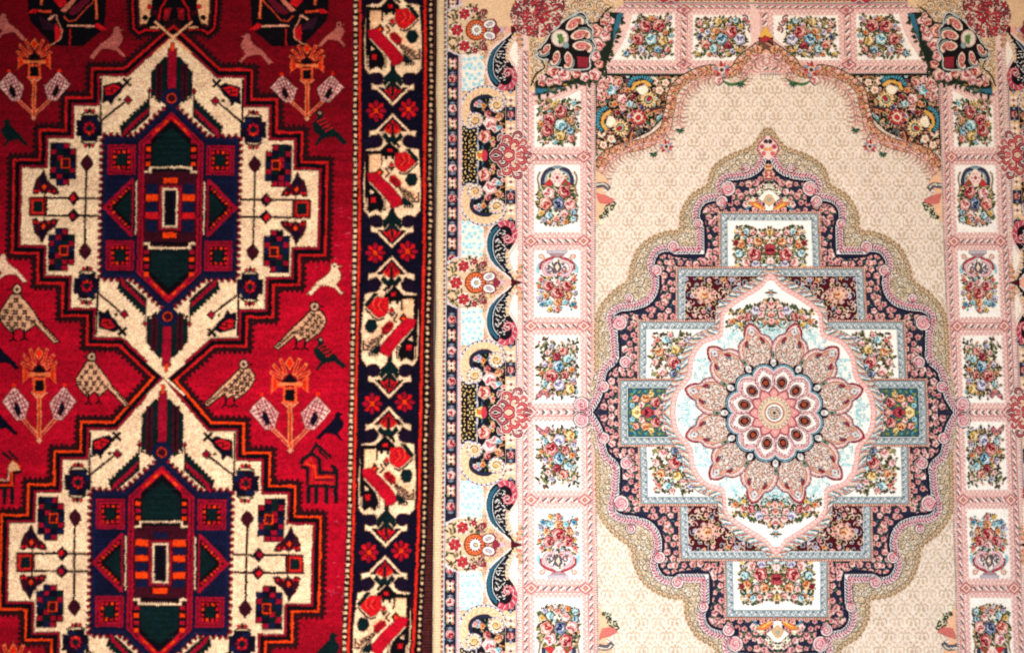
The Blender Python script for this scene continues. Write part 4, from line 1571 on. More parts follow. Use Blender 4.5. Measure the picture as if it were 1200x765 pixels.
def border_left(cv):
    cv.part('outer_border', 0)
    cv.par = cv.cur
    bid = cv.cur
    cv.rect(538, -45, 606, 800, 'e2bb8e')
    for ax in (AXD - 303, AXD, AXD + 303):
        for dr in (1, -1):
            # local y grows away from the palmette axis
            cv.stack.append(cv.L)
            cv.photo = False
            cv.L = np.array([[1, 0, -600], [0, dr, ax]], float)
            cv.cur = bid
            unit(cv)
            cv.L = cv.stack.pop()
    for ax in (AXD - 454.5, AXD - 151.5, AXD + 151.5):
        cv.stack.append(cv.L)
        cv.L = np.array([[1, 0, -600], [0, 1, ax]], float)
        cv.part('orange_rosette', bid)
        rosette_motif(cv)
        cv.L = cv.stack.pop()
    # narrow dark flower guard
    cv.L = np.array([[1, 0, -600], [0, 1, 0]], float)
    gid = cv.part('flower_guard', 0)
    cv.rect(522.8, -420, 535.5, 415, '201c2c')
    pitch = 36.0
    k = 0
    y = AXD - pitch * 15
    while y < 415:
        if any(abs(y - a) < 26 for a in (AXD - 454.5, AXD - 151.5, AXD + 151.5)):
            y += pitch / 2
            k += 1
            continue
        if k % 2 == 0:
            cv.ell(529, y, 5.6, 6.4, '5c6478')
            rose(cv, 529, y, 4.8, 'salmon' if k % 4 else 'red', k)
            cv.disc(529, y, 1.8, 'a8182c', 7)
            cv.diamond(529, y - 7, 4, 1.6, '7a8494')
            cv.diamond(529, y + 7, 4, 1.6, '7a8494')
        else:
            for a in range(4):
                q = a * PI / 2 + .78
                cv.ell(529 + 3.2 * math.cos(q), y + 4.2 * math.sin(q), 3.3, 2.0, 'f3c4aa', q, 8)
                cv.ell(529 + 4.6 * math.cos(q), y + 7.4 * math.sin(q), 2.2, 1.3, ['d9825a', '7a8a5c', 'e9a890', 'c0606c'][a], -q, 7)
                cv.disc(529 + 4.8 * math.cos(q), y + 1.6 * math.sin(q), 1.1, 'e0a05c', 5)
            cv.ell(529, y, 2.6, 3.0, 'fbe3d0', 0, 8)
            cv.disc(529, y, 1.4, '8a4a5c', 7)
        y += pitch / 2
        k += 1
    cv.rect(521.6, -420, 522.9, 415, '9aa4bc')
    cv.part('pin_stripe', 0)
    cv.rect(535.5, -420, 540.4, 415, 'f0cfc4')
    cv.rect(535.5, -420, 536.6, 415, '8a90a4')
    cv.rect(537.4, -420, 538.3, 415, 'd9888c')
    dots_v(cv, 538.6, -420, 415, 1.6, 2.6, 'fbece0', 'c9a4a4')
    for ax in (AXD - 454.5, AXD - 151.5, AXD + 151.5):
        cv.cur = gid
        cv.push(0, ax)
        cv.poly([(522.8, -26), (541, -30), (541, 30), (522.8, 26)], 'dcb88c')
        for i in range(18):
            leaf(cv, 525 + (i * 7) % 15, -24 + i * 2.8, 6, i * 1.3, ['5a4a2c', '6b6a38', '8a7a48'][i % 3], .35)
        for i in range(34):
            leaf(cv, 526 + (i * 7) % 16, -25 + i * 1.5, 7, 2.2 + i * 1.1, ['4a3a24', '5b5a30', '7a6a40', '3a3a28'][i % 4], .3)
        carnation(cv, 534, 0, 8.2, 1)
        for f in (1, -1):
            carnation(cv, 543, f * 19.5, 7.6, 2)
            cv.line(crv([(523.5, f * 22), (530, f * 28), (540, f * 31)], 3), 1.8, 'd5cfe0')
        cv.pop()
    cv.part('selvedge', 0, 'tan bound edge')
    cv.rect(500, -420, 518.4, 415, 'd8bd92')
    for i in range(280):
        y = -420 + i * 3
        cv.rect(508, y, 518.4, y + 1, 'cbae82')
    cv.part('dash_stripe', 0)
    cv.rect(518.2, -420, 521.7, 415, 'e0d3b0')
    y = -420.0
    while y < 415:
        cv.rect(518.4, y, 521, y + 3.0, 'b8493c')
        cv.rect(518.4, y + 3.0, 520.4, y + 4.2, '9aa07c')
        y += 5.6
    cv.L = np.array([[1, 0, 0], [0, 1, 0]], float)
    cv.photo = True


# corner fan ----------------------------------------------------------
def paisley(cv, x, y, l, a, f):
    cv.push(x, y, sx=1, sy=f, rot=a)
    body = crv([(0, 0), (l * .25, -l * .22), (l * .6, -l * .26), (l * .92, -l * .14), (l * 1.02, l * .1), (l * .9, l * .28), (l * .76, l * .24), (l * .84, l * .1), (l * .74, l * .06), (l * .55, l * .2), (l * .22, l * .2)], 4, True)
    cv.line(body, 4.2, '1c1416', closed=True)
    cv.line(crv([(l * .45, -l * .26), (l * .8, -l * .24), (l * 1.04, l * .02), (l * .96, l * .34)], 4), 3.4, '9ab4b8')
    cv.line(crv([(l * .45, -l * .22), (l * .8, -l * .2), (l * 1.0, l * .02), (l * .93, l * .3)], 4), 1.2, 'f3ece0')
    cv.line(body, 1.6, '2a1a1c', closed=True)
    cv.poly(body, 'f0d8c0')
    b2 = np.array([l * .5, 0]) + (np.array(body) - (l * .5, 0)) * .72
    cv.poly(b2, 'd8746c')
    for i in range(5):
        cv.disc(l * (.25 + .12 * i), -l * .03 + (i % 2) * 1.4, .9, 'f8dcd0' if i % 2 else 'a8323e', 5)
    cv.line([(l * .7, l * .1), (l * .9, -l * .02)], 1.4, '9a4a1c')
    cv.pop()


def corner_fan(cv):
    cid = cv.part('corner_fan', 0)
    # tan curl ground
    cv.poly([(618, -45), (730, -45), (730, 6), (716, 14), (712, 62), (690, 92), (664, 96), (620, 108)], 'e3bd8c')
    M = cv.fullmask([(618, -45), (722, -45), (722, 10), (712, 20), (700, 30), (690, 60), (664, 80), (640, 96), (622, 104)])
    cv.clip = M

    def fcurl(x, y, q):
        a = q.uniform(0, 6.3)
        cv.disc(x, y, 5.6, 'a87c48', 12)
        cv.disc(x + .3, y + .3, 4.9, q.choice(['e3bd8c', 'dcb080', 'e9c89c']), 12)
        cv.line(spiral(x, y, 4.8, a, 1.3, 14), 1.5, 'fbf0de')
        cv.line(spiral(x, y, 3.6, a + .6, 1.1, 12), .8, '8a5a30')
        leaf(cv, x, y, 5, a + 2, q.choice(['8a8a58', 'c98a4a', 'd9a870']), .4)
    scatter(cv, 620, -16, 722, 104, 9.6, 3, fcurl)
    cv.clip = None
    cv.line(crv([(622, 102), (628, 88), (638, 80), (634, 70), (640, 62)], 4), 1.6, '2a2022')
    cv.line(crv([(716, 9), (708, 16), (702, 26), (690, 28), (686, 22)], 4), 1.6, '2a2022')
    # teal wedges behind the rose garland
    cv.part('rose_garland', cid)
    cv.poly([(627, 97), (627, 113), (648, 109), (668, 100), (680, 99), (690, 99), (700, 95), (706, 88), (711, 76), (717, 56), (724, 36), (731, 16), (712, 15), (704, 20), (696, 34), (692, 60), (688, 74), (660, 80), (640, 86)], '1e281e')
    cv.poly([(627, 104), (627, 113), (648, 109), (660, 103), (642, 105)], '2a6a80')
    cv.poly([(723, 17), (731, 16), (724, 36), (718, 52), (719, 34)], '2a6a80')
    r = random.Random(4)
    for x, y in resample(np.array([(627, 111), (648, 109), (668, 100), (690, 99), (706, 88), (717, 56), (731, 18)], float), 3.4)[0:2] and zip(*resample(np.array([(627, 111), (648, 109), (668, 100), (690, 99), (706, 88), (717, 56), (731, 18)], float), 3.4)[0:2]):
        leaf(cv, x, y, 6, r.uniform(-.6, 2.4), r.choice(['1e281e', '2a3a24', '3a4a2c', '24302a']), .5)
    for i in range(60):
        t = r.random()
        x = 640 + 76 * t
        y = 100 - 75 * t ** 2.2 + r.uniform(-8, 8)
        leaf(cv, x, y, r.uniform(4, 7), r.uniform(0, 6.3), r.choice(['4d5a2c', '6b6a38', '3a4a2c', '8a7a3c', 'b08a3c']), .4)
    for i, (x, y, q) in enumerate(((635, 97, 4.2), (636, 92, 3.4), (644, 97, 4.2), (648, 84, 6.2), (654, 94, 5.4), (662, 88, 6.6), (675, 86, 5.4), (685, 91, 4.6), (697, 88, 6), (702, 76, 4.4),
                                   (697, 66, 5.6), (701, 52, 6.6), (698, 37, 6.6), (709, 43, 5.4), (712, 34, 4.2), (708, 26, 4.2), (716, 25, 3.6), (711, 19, 3))):
        rose(cv, x, y, q * 1.16, ('coral', 'pink', 'salmon')[i % 3], i)
    # dark ground of the fan
    cv.part('paisley_fan', cid)
    fan = crv([(630, 66), (634, 57), (640, 50), (646, 40), (654, 34), (660, 27), (670, 21), (681, 16), (687, 22), (688, 30), (694, 36), (693, 46), (697, 55), (692, 64), (690, 70), (690, 80), (678, 82), (668, 82), (660, 80), (650, 78), (642, 70), (636, 70)], 3, True)
    cv.line(fan, 4.4, '8fa6aa', closed=True)
    cv.line(fan, 2.4, 'f6ecde', closed=True)
    cv.poly(fan, '1a1416')
    for (x, y, l, a, f) in ((661, 37, 25, -.62, 1), (666, 45, 25, -.22, 1), (668, 54, 25, .08, 1), (665, 59, 21, 1.5, 1), (655, 58, 19, 1.9, 1), (646, 51, 17, 2.25, 1)):
        paisley(cv, x + 2.4 * math.cos(a), y + 2.4 * math.sin(a), l * .95, a, f)
    cv.poly([(676, 67), (690, 68), (689, 80), (677, 80)], '8a2030')
    cv.disc(656, 46, 10.5, 'c9a8a0', 18)
    cv.disc(656, 46, 9, 'efd8c4', 18)
    cv.disc(655, 45, 6.4, 'd9dcc0', 14)
    for i in range(9):
        a = -2.6 + i * .4
        leaf(cv, 655, 47, 7, a + .8, ['4a7a34', '6a8a3c'][i % 2], .3)
    cv.disc(663, 54, 4, '86a0a0', 8)
    # red arabesque knot
    cv.part('red_arabesque', cid)
    cv.poly(crv([(600, 20), (612, 2), (630, -12), (652, -4), (660, 12), (654, 30), (640, 40), (622, 42), (606, 34)], 4, True), 'b07a6a')
    M = cv.fullmask(crv([(598, 18), (604, 2), (612, -14), (652, -12), (662, 8), (656, 28), (648, 36), (640, 44), (622, 44), (604, 36)], 4, True))
    cv.clip = M
    scatter(cv, 598, -14, 664, 46, 5.4, 12, lambda x, y, q: (cv.line(spiral(x, y, 4.4, q.uniform(0, 6.3), 1.0, 9), 2.3, q.choice(['b3222c', 'c0303a', '7a2a38', '9a1c2c', 'e3c4b0'])),
                                                            cv.line(spiral(x + 1, y + 1, 3.2, q.uniform(0, 6.3), .8, 7), .9, q.choice(['f0d8c8', 'f6e3d0', '4a2028']))))
    cv.clip = None
    for i in range(26):
        a = i * .2417
        x, y = 630 + 27 * math.cos(a), 15 + 27 * math.sin(a)
        cv.line(spiral(x, y, 3.2, a, .9, 8), 1.2, ['f6e3d0', '5a4a48', 'c0303a'][i % 3])


# spandrel -------------------------------------------------------------
def acanthus(cv, path, w):
    cv.line(path, w + 3.4, '3a2a2c')
    cv.line(path, w + 1.6, 'e0a06e')
    x, y, a = resample(path, 5.2)
    for i in range(len(x)):
        s = 1 if i % 2 else -1
        nx, ny = math.cos(a[i] + PI / 2) * s, math.sin(a[i] + PI / 2) * s
        px, py = x[i] + nx * w * .3, y[i] + ny * w * .3
        cv.disc(px, py, w * .42, '7a4438', 10)
        cv.disc(px + .3, py + .3, w * .34, ['e8a672', 'dc8c5c', 'efbb8c', 'e6a090'][i % 4], 9)
        cv.line(spiral(px, py, w * .26, a[i], .9 * s, 7), .9, ['8a3a2c', 'fbe3c8'][i % 2])
        leaf(cv, x[i] - nx * w * .1, y[i] - ny * w * .1, w * .6, a[i] - s * .8, ['4d6a4c', 'b8485a', 'f3d0b0', '3a3a3c'][i % 4], .4)
        if i % 3 == 0:
            cv.disc(x[i] - nx * w * .4, y[i] - ny * w * .4, 1.5, ['c0384a', 'f6e6d0', '5f8f94'][(i // 3) % 3], 6)


def spandrel(cv):
    sid = cv.part('spandrel', 0)
    # diagonal symmetry about the corner (698, 88)
    cv.poly([(697.5, 88), (806, 88), (797, 96), (790, 102), (784, 112), (780, 124), (776, 140), (762, 154), (742, 164), (722, 170), (706, 178), (697.5, 184)], B['black'])
    cv.rect(697.5, 86.6, 812, 88.4, '2a3430')
    r = random.Random(21)
    M = cv.fullmask([(699, 89), (804, 89), (790, 102), (782, 118), (776, 138), (762, 152), (740, 164), (720, 170), (699, 182)])
    sv = cv.clip
    cv.clip = M
    scatter(cv, 698, 90, 806, 184, 3.6, 22, lambda x, y, q: (leaf(cv, x, y, 6, q.uniform(0, 6.3), q.choice(['4d6a3c', '5a5a30', 'a8703a', '3f6f74', '7a3a44', '6a2a3c', '17131a', '2a3a2c', 'c99a74', '17131a']), .4)))
    scatter(cv, 698, 90, 806, 184, 9.5, 23, lambda x, y, q: rose(cv, x, y, q.uniform(1.5, 2.4), q.choice(['salmon', 'orange', 'cyan', 'coral']), int(x)))
    scatter(cv, 698, 90, 806, 184, 9, 24, lambda x, y, q: cv.line(spiral(x, y, 4.6, q.uniform(0, 6.3), .9, 9), 1.1, q.choice(['d9a868', 'c9846c', 'e6c89c', '8a5a3c'])))

    def two(fn):
        fn()
        cv.push(m=[[0, 1.0, 698 - 88 * 1.0], [1.0, 0, 88 - 698 * 1.0]])
        fn()
        cv.pop()

    def half():
        for x, y, q in ((767, 95, 4.4), (780, 97, 4.3), (773, 106, 4.6), (790, 94, 3.2), (783, 106, 3)):
            for k in range(5):
                a = k * 1.2566
                cv.disc(x + q * .6 * math.cos(a), y + q * .6 * math.sin(a), q * .52, 'f7dcbc', 8)
            cv.disc(x, y, q * .42, 'e07a7c', 8)
            cv.disc(x, y, q * .18, 'f6e6a0', 6)
        cv.line(crv([(736, 102), (742, 93), (754, 90), (766, 97)], 5), 5.4, '1c3a4c')
        pth = crv([(736, 101), (742, 93), (754, 90), (764, 95)], 5)
        cv.line(pth, 4.0, '45a4b8')
        ribbon_ticks(cv, pth, 4, 3, ['123c54'], 0, 1.0)
        cv.line(crv([(740, 106), (746, 98), (756, 96), (763, 101)], 5), 3.6, 'e0a83c')
        cv.poly(crv([(746, 104), (756, 100), (760, 106), (752, 112)], 4, True), 'f2e3c8')
        # sun flowers
        for i in range(14):
            a = i * .449
            leaf(cv, 760 + 4 * math.cos(a), 117 + 4 * math.sin(a), 6.2, a, ['efc57a', 'f6dca0'][i % 2], .45)
        cv.disc(760, 117, 5.2, '5a3a20', 12)
        cv.disc(760, 117, 4.4, 'b0c0a4', 10)
        cv.ell(760.6, 116, 2.6, 3.6, 'b01c2c', .6)
        leaf(cv, 760, 131, 20, -.25, '4a2838', .3)
        leaf(cv, 762, 132, 16, -.3, 'e0883a', .14)
        for k in range(3):
            rose(cv, 772 + k * 5, 138 - k * 3, 2.6, ['cyan', 'blue', 'cyan'][k], k)
            leaf(cv, 768 + k * 5, 141 - k * 3, 6, k, '3a7a5a', .4)
        rose(cv, 704 + 22, 96, 4, 'salmon', 2)
    two(half)
    # corner rose heap
    for i, (x, y, q, k) in enumerate(((706, 96, 5, 'salmon'), (715, 94, 4.4, 'pink'), (703, 105, 4.4, 'pink'), (724, 97, 4.4, 'coral'), (702, 114, 3.8, 'salmon'), (716, 106, 6, 'cyan'), (710, 102, 3.4, 'coral'), (729, 116, 5.6, 'pink'), (709, 111, 3, 'salmon'),
                                      (722, 103, 3, 'lav'), (735, 106, 3.2, 'orange'), (720, 122, 3.2, 'orange'), (738, 122, 3.8, 'cyan'), (730, 127, 3.6, 'salmon'), (748, 138, 7.5, 'coral'), (738, 136, 3, 'lav'), (752, 126, 3, 'navy'), (742, 114, 3, 'dred'), (724, 132, 3, 'dred'))):
        rose(cv, x, y, q, k, i)
        for kk in range(6):
            cv.disc(x + q * 1.15 * math.cos(kk * 1.05 + i), y + q * 1.15 * math.sin(kk * 1.05 + i), .9, ['f0c8b0', 'b0485a', 'd9a05c'][kk % 3], 5)
    for i in range(9):
        a = i * .698
        cv.disc(748 + 8 * math.cos(a), 138 + 8 * math.sin(a), 2.2, 'b02838', 7)
    cv.disc(748, 138, 5.4, 'f4d9b8', 12)
    cv.ell(748, 138, 3, 3.6, 'c42a34', .7)
    for i in range(7):
        cv.line([(756 + i * 2.6, 154 - i * 1.5), (761 + i * 2.6, 161 - i * 3.0)], 1.5, ['f6e0b8', '8a2a34'][i % 2])
    cv.clip = sv
    # orange acanthus edging
    cv.part('acanthus_edge', sid)
    top = crv([(902, 47), (890, 55), (880, 62), (868, 72), (862, 82), (850, 86), (836, 82), (822, 84), (808, 90), (796, 98), (788, 110), (786, 124), (782, 138)], 5)
    low = crv([(703, 236), (699, 222), (700, 206), (703, 193), (711, 183), (724, 176), (740, 172), (756, 168), (770, 160), (780, 150), (783, 138)], 5)
    cv.poly([(906, 42), (890, 48), (872, 60), (860, 72), (845, 80), (812, 84), (806, 90), (850, 93), (866, 84), (882, 68), (906, 58)], 'e9a888')
    acanthus(cv, top, 9)
    acanthus(cv, low, 9.5)
    # pink sprigs into the field
    for p in ([(897, 66), (884, 74), (872, 88), (868, 98)], [(846, 90), (826, 92), (808, 104), (798, 122), (795, 148)], [(786, 146), (776, 164), (744, 172), (716, 190), (704, 212)], [(704, 205), (700, 226), (702, 240)]):
        pp = crv(p, 6)
        cv.line(pp, 3.6, 'a8605c')
        cv.line(pp, 2.4, 'e9aa9c')
        cv.line(pp, .8, 'fbe6da')
        x, y, a = resample(pp, 5)
        for i in range(len(x)):
            for f in (1, -1):
                q = a[i] + f * 1.0
                cv.line(crv([(x[i], y[i]), (x[i] + 6 * math.cos(q), y[i] + 6 * math.sin(q)), (x[i] + 11 * math.cos(q + f * .5), y[i] + 11 * math.sin(q + f * .5))], 3), 2.0, ['c98474', 'd99c84', 'b87868'][i % 3], taper=[1, .8, .3])
    # carnation and green tufts
    for x, y, s in ((846, 82, 1.2), (781, 172, 1.0)):
        for i in range(11):
            a = i * .571
            leaf(cv, x, y, 9 * s, a, ['b02a34', 'd9605c', '8a96b0', 'e9a690'][i % 4], .4)
        cv.disc(x, y, 3.6 * s, 'f0d8c0', 9)
        cv.disc(x, y, 2 * s, '5a3a40', 7)
    cv.line(crv([(846, 94), (856, 99), (868, 97), (876, 92)], 4), 3, '3f7a3c', taper=[.5, 1, 1, .3])
    for x, y in ((797, 152), (766, 180), (868, 98)):
        for i in range(6):
            leaf(cv, x, y, 5.5, i * .7 - .4, ['2f6a4c', '24402c'][i % 2], .4)
    rose(cv, 842, 94, 5, 'pink', 3)
    # grape tip on the side of the field
    cv.part('vine_tip', sid)
    cv.poly([(698, 200), (708, 206), (714, 214), (706, 224), (712, 232), (718, 238), (708, 252), (698, 262)], 'eab48c')
    cv.line(crv([(698, 218), (708, 217), (714, 222)], 4), 6, '5a5a64')
    cv.line(crv([(698, 217), (708, 216), (713, 220)], 4), 2, 'e6dccc')
    cv.poly([(698, 226), (712, 230), (720, 234), (716, 240), (702, 238)], 'cf6a60')
    for i in range(26):
        q = random.Random(i)
        t = q.random()
        x, y = 720 - 20 * t + q.uniform(-4, 4), 238 + 20 * t + q.uniform(-4, 4)
        if x < 699:
            continue
        cv.line(spiral(x, y, 3, q.uniform(0, 6), .8, 7), 1.5, q.choice(['23302a', '1c1c20', 'e6e6c0', 'd9e0b0']))


def apex(cv):
    """Ornament at the head of the arch, on the axis."""
    cv.part('arch_apex', 0)
    cv.poly(crv([(906, 44), (896, 46), (888, 52), (886, 60), (894, 60), (900, 54), (906, 52)], 4, False), '6a4a3c')
    cv.line(crv([(906, 45), (895, 48), (888, 56), (884, 66)], 4), 3, '3a2a2c')
    cv.poly([(898, 44), (893, 40), (895, 34), (898.5, 31), (906, 44)], 'e8b03a')
    cv.poly([(898, 50), (894, 46), (898, 41), (906, 47)], 'b02a30')
    cv.line(crv([(898, 50), (891, 54), (886, 62), (888, 70)], 4), 2.2, 'd98a6a')
    rose(cv, 889, 58, 4.4, 'orange', 1)
    rose(cv, 884, 66, 4, 'salmon', 2)


# medallion ---------------------------------------------------------------
OUTER = [(906, 150), (896, 153), (883, 171), (868, 178), (855, 183), (838, 195), (832, 209), (829, 218), (810, 230), (799, 250), (797, 270), (784, 272), (768, 277), (750, 290), (740, 312), (737, 328), (718, 343), (704, 360), (699, 374), (698, 400), (698, 436), (692, 450), (690, 484)]
RIB = [(897.5, 163), (896, 178), (891, 193), (883, 201), (873, 205), (862, 206.5), (850, 208), (843, 216), (845, 226), (850, 231), (836, 231), (824, 235), (817, 244), (816, 256), (820, 266), (820.5, 293.5), (795, 294), (784, 290.5), (771, 293), (763, 305), (764, 318), (767.6, 327), (766.5, 341), (758, 353), (745, 358), (737, 359.5), (725, 361), (716, 368), (715, 379), (719, 388), (721, 418), (718, 424), (708, 433), (704, 447), (701, 462), (695, 474), (688, 483.5)]


def steps(off):
    r = [(62, 236), (113, 171), (158, 108.5), (181, 40)]
    p = [(0, -r[0][1])]
    for i, (x, y) in enumerate(r):
        p += [(-x, -y), (-x, -r[i + 1][1])] if i < 3 else [(-x, -y), (-x, 0)]
    return p


def med_ground(cv):
    mid = cv.mid
    cv.part('olive_scroll_band', mid)
    outer = OUTER + [(912, 490), (912, 150)]
    cv.poly(outer, 'dcc29c')
    sv = cv.clip
    cv.clip = cv.fullmask(outer)
    # scalloped olive curls
    ringm = cv.clip.copy()
    inner = crv(RIB, 3)
    ringm &= ~cv.fullmask(list(np.array(RIB) + (3, 3)) + [(920, 500), (920, 166)])
    cv.clip = ringm

    def curl(x, y, q):
        cv.disc(x, y, 3.9, q.choice(['7d6a52', '8a765c', '705e48']), 10)
        cv.disc(x + .2, y + .2, 3.3, q.choice(['e6d3b4', 'dcc6a2', 'eddfc6']), 9)
        cv.line(spiral(x, y, 2.4, q.uniform(0, 6.3), .9, 7), .8, '93806a')
    scatter(cv, 690, 150, 912, 488, 6.6, 31, curl)
    cv.clip = sv
    x, y, a = resample(crv(OUTER[:-2], 5), 6.5)
    for i in range(len(x)):
        cv.ell(x[i], y[i], 3.8, 3.0, 'd5b48c', a[i], 9)
        ar = np.linspace(a[i] - 3.4, a[i] + .3, 8)
        cv.line(np.stack([x[i] + 3.6 * np.cos(ar), y[i] + 3.6 * np.sin(ar)], 1), 1.0, '8f7754')
        cv.line(spiral(x[i], y[i], 2.2, a[i], .9, 7), .9, '7d6648')
    # navy rose band
    cv.part('rose_band', mid)
    ring = RIB + [(912, 490), (912, 163)]
    cv.poly(ring, '23263e')
    sv = cv.clip
    M = cv.fullmask(ring)
    cv.clip = M
    r = random.Random(77)

    def bloom(x, y, q):
        for k in range(2):
            leaf(cv, x + q.uniform(-3, 3), y + q.uniform(-3, 3), 5, q.uniform(0, 6.3), q.choice(['4d6a4c', '6b7a5a', '3f5f60']), .4)
        rose(cv, x, y, q.uniform(2.5, 4.1), q.choice(['bandrose', 'bandrose', 'salmon', 'pink']), int(x * 7))
    scatter(cv, 692, 186, 912, 488, 8.8, 41, bloom)
    cv.clip = sv


def rope(cv, p):
    cv.line(p, 9.0, 'f6ecea')
    cv.line(p, 2.0, 'e0a0a8')
    ribbon_ticks(cv, p, 4.0, 3.3, ['b02c48', 'c8506a'], .8, 1.5, 2.1)
    ribbon_ticks(cv, p, 4.0, 3.3, ['2e3a58', '4a4a6c'], -.8, 1.3, -2.3)
    ribbon_ticks(cv, p, 1.6, 3.3, ['e6b0b4'], 0, 1.2, 4.2)


def scroll_edge(cv):
    cv.part('scroll_edge', cv.mid)
    cv.clip = cv.fullmask(RIB + [(912, 490), (912, 163)])
    cv.line(crv(RIB, 4), 15.5, '1a1d33')
    cv.clip = None
    seg = [RIB[0:9], RIB[9:16], RIB[15:21], RIB[20:29], RIB[28:32], RIB[31:37]]
    for i, s in enumerate(seg):
        p = crv(s, 6) if i not in (4,) else np.array(s)
        cv.line(p, 10.2, '1a1d33')
        rope(cv, p)
    # straight run keeps its square corner
    for s in ([(820.5, 266), (820.5, 293.5), (794, 293.5)],):
        cv.line(s, 10.2, '1a1d33')
        rope(cv, np.array(s, float))
    for x, y, r, a in ((853, 221, 8.4, 2.0), (846, 236, 6.4, 0), (818, 262, 5.6, 1), (789, 289, 6.6, .4), (769, 317, 6.4, 1.6), (874, 197, 4.6, 2), (726, 378, 8.6, 3), (737, 349, 5.2, 1), (733, 424, 6.8, 0), (707, 453, 6.4, 2), (681, 474, 8.4, .6)):
        cv.disc(x, y, r + 1, '20233a', 14)
        cv.disc(x, y, r + .2, 'fbf0ec', 14)
        cv.disc(x, y, r - 1.2, 'e39aa0', 12)
        cv.line(spiral(x, y, r - .6, a, 1.5, 18), 1.5, 'b8324e')
        cv.line(spiral(x, y, r - 1.8, a + 1.2, 1.2, 14), .9, 'fbf0ec')
    # finial
    cv.poly(crv([(906, 158), (896, 160), (888, 170), (892, 180), (897, 186), (906, 190)], 4), 'f0c9c0')
    for (x, y, c) in ((893, 172, 'b8324e'), (897.5, 166, '3a3040'), (895, 180, 'd9605c'), (897.5, 175, 'e0a04a')):
        cv.disc(x, y, 2.6, c, 8)
    cv.line(crv([(897, 160), (890, 168), (888, 176), (893, 184)], 4), 1.5, 'c04a5c')


def med_top_ornament(cv):
    """Cream arabesque and leaves above the top white panel."""
    cv.part('cream_arabesque', cv.mid)
    for i in range(22):
        q = random.Random(i + 40)
        t = i / 21
        x, y = 906 - 28 * t + q.uniform(-2.5, 2.5), 214 + 26 * t ** 1.3 + q.uniform(-2.5, 2.5)
        cv.line(spiral(x, y, 3.0, q.uniform(0, 6.3), .9, 8), 1.3, ['e9edc4', '2a3430', 'f3f0d8'][i % 3])
    cv.poly([(906, 220), (897, 224), (888, 232), (896, 238), (897, 246.5), (906, 246.5)], 'f6ecdc')
    cv.poly([(906, 226), (898, 229), (894, 236), (899, 240), (906, 246)], 'd2a878')
    cv.disc(901, 234, 2.4, '9aa08c', 7)
    cv.poly([(897, 246), (886, 244), (876, 237), (886, 236), (893, 240)], 'e0762a')
    cv.line([(895, 246), (884, 239)], 1.4, 'f6d04a')
    cv.line([(878, 242), (874, 247)], 2, '3f86ad')
    rose(cv, 899, 205, 5, 'coral', 1)
    rose(cv, 899, 196, 3.6, 'orange', 2)


def grey_frame(cv, x0, y0, x1, y1, inner, d=11.5):
    """Grey chain frame round a step of the medallion, open towards the centre; x0,y0 outer corner."""
    cv.rect(x0, y0, x1, y1, 'b8624c')
    for i in range(int((x1 - x0) / 2.6)):
        cv.rect(x0 + i * 2.6, y0 + .5, x0 + i * 2.6 + 1.4, y0 + 2.0, 'f2d8c0')
    for i in range(int((y1 - y0) / 2.6)):
        cv.rect(x0 + .5, y0 + i * 2.6, x0 + 2.0, y0 + i * 2.6 + 1.4, 'f2d8c0')
    cv.rect(x0 + 2.6, y0 + 2.6, x1, y1, '7c959c')
    cv.rect(x0 + 3.6, y0 + 3.6, x1, y1, '98aaae')
    n = int((x1 - x0 - 6) / 8.4)
    for i in range(n):
        x = x0 + 8 + i * 8.4
        cv.line(crv([(x - 3.4, y0 + 9.6), (x - .8, y0 + 5.2), (x + 2, y0 + 6.6), (x + .6, y0 + 8.6)], 4), 1.3, 'f4f4f2')
        cv.disc(x + 2.4, y0 + 8.6, 1.5, '6a858e', 7)
        cv.disc(x - 2.4, y0 + 5.6, 1.2, '8aa0a6', 6)
    n = int((y1 - y0 - 6) / 8.4)
    for i in range(n):
        y = y0 + 8 + i * 8.4
        cv.line(crv([(x0 + 9.6, y - 3.4), (x0 + 5.2, y - .8), (x0 + 6.6, y + 2), (x0 + 8.6, y + .6)], 4), 1.3, 'f4f4f2')
        cv.disc(x0 + 8.6, y + 2.4, 1.5, '6a858e', 7)
        cv.disc(x0 + 5.6, y - 2.4, 1.2, '8aa0a6', 6)
    cv.rect(x0 + d - .8, y0 + d - .8, x1, y1, 'dfe4e2')
    cv.rect(x0 + d, y0 + d, x1, y1, inner)


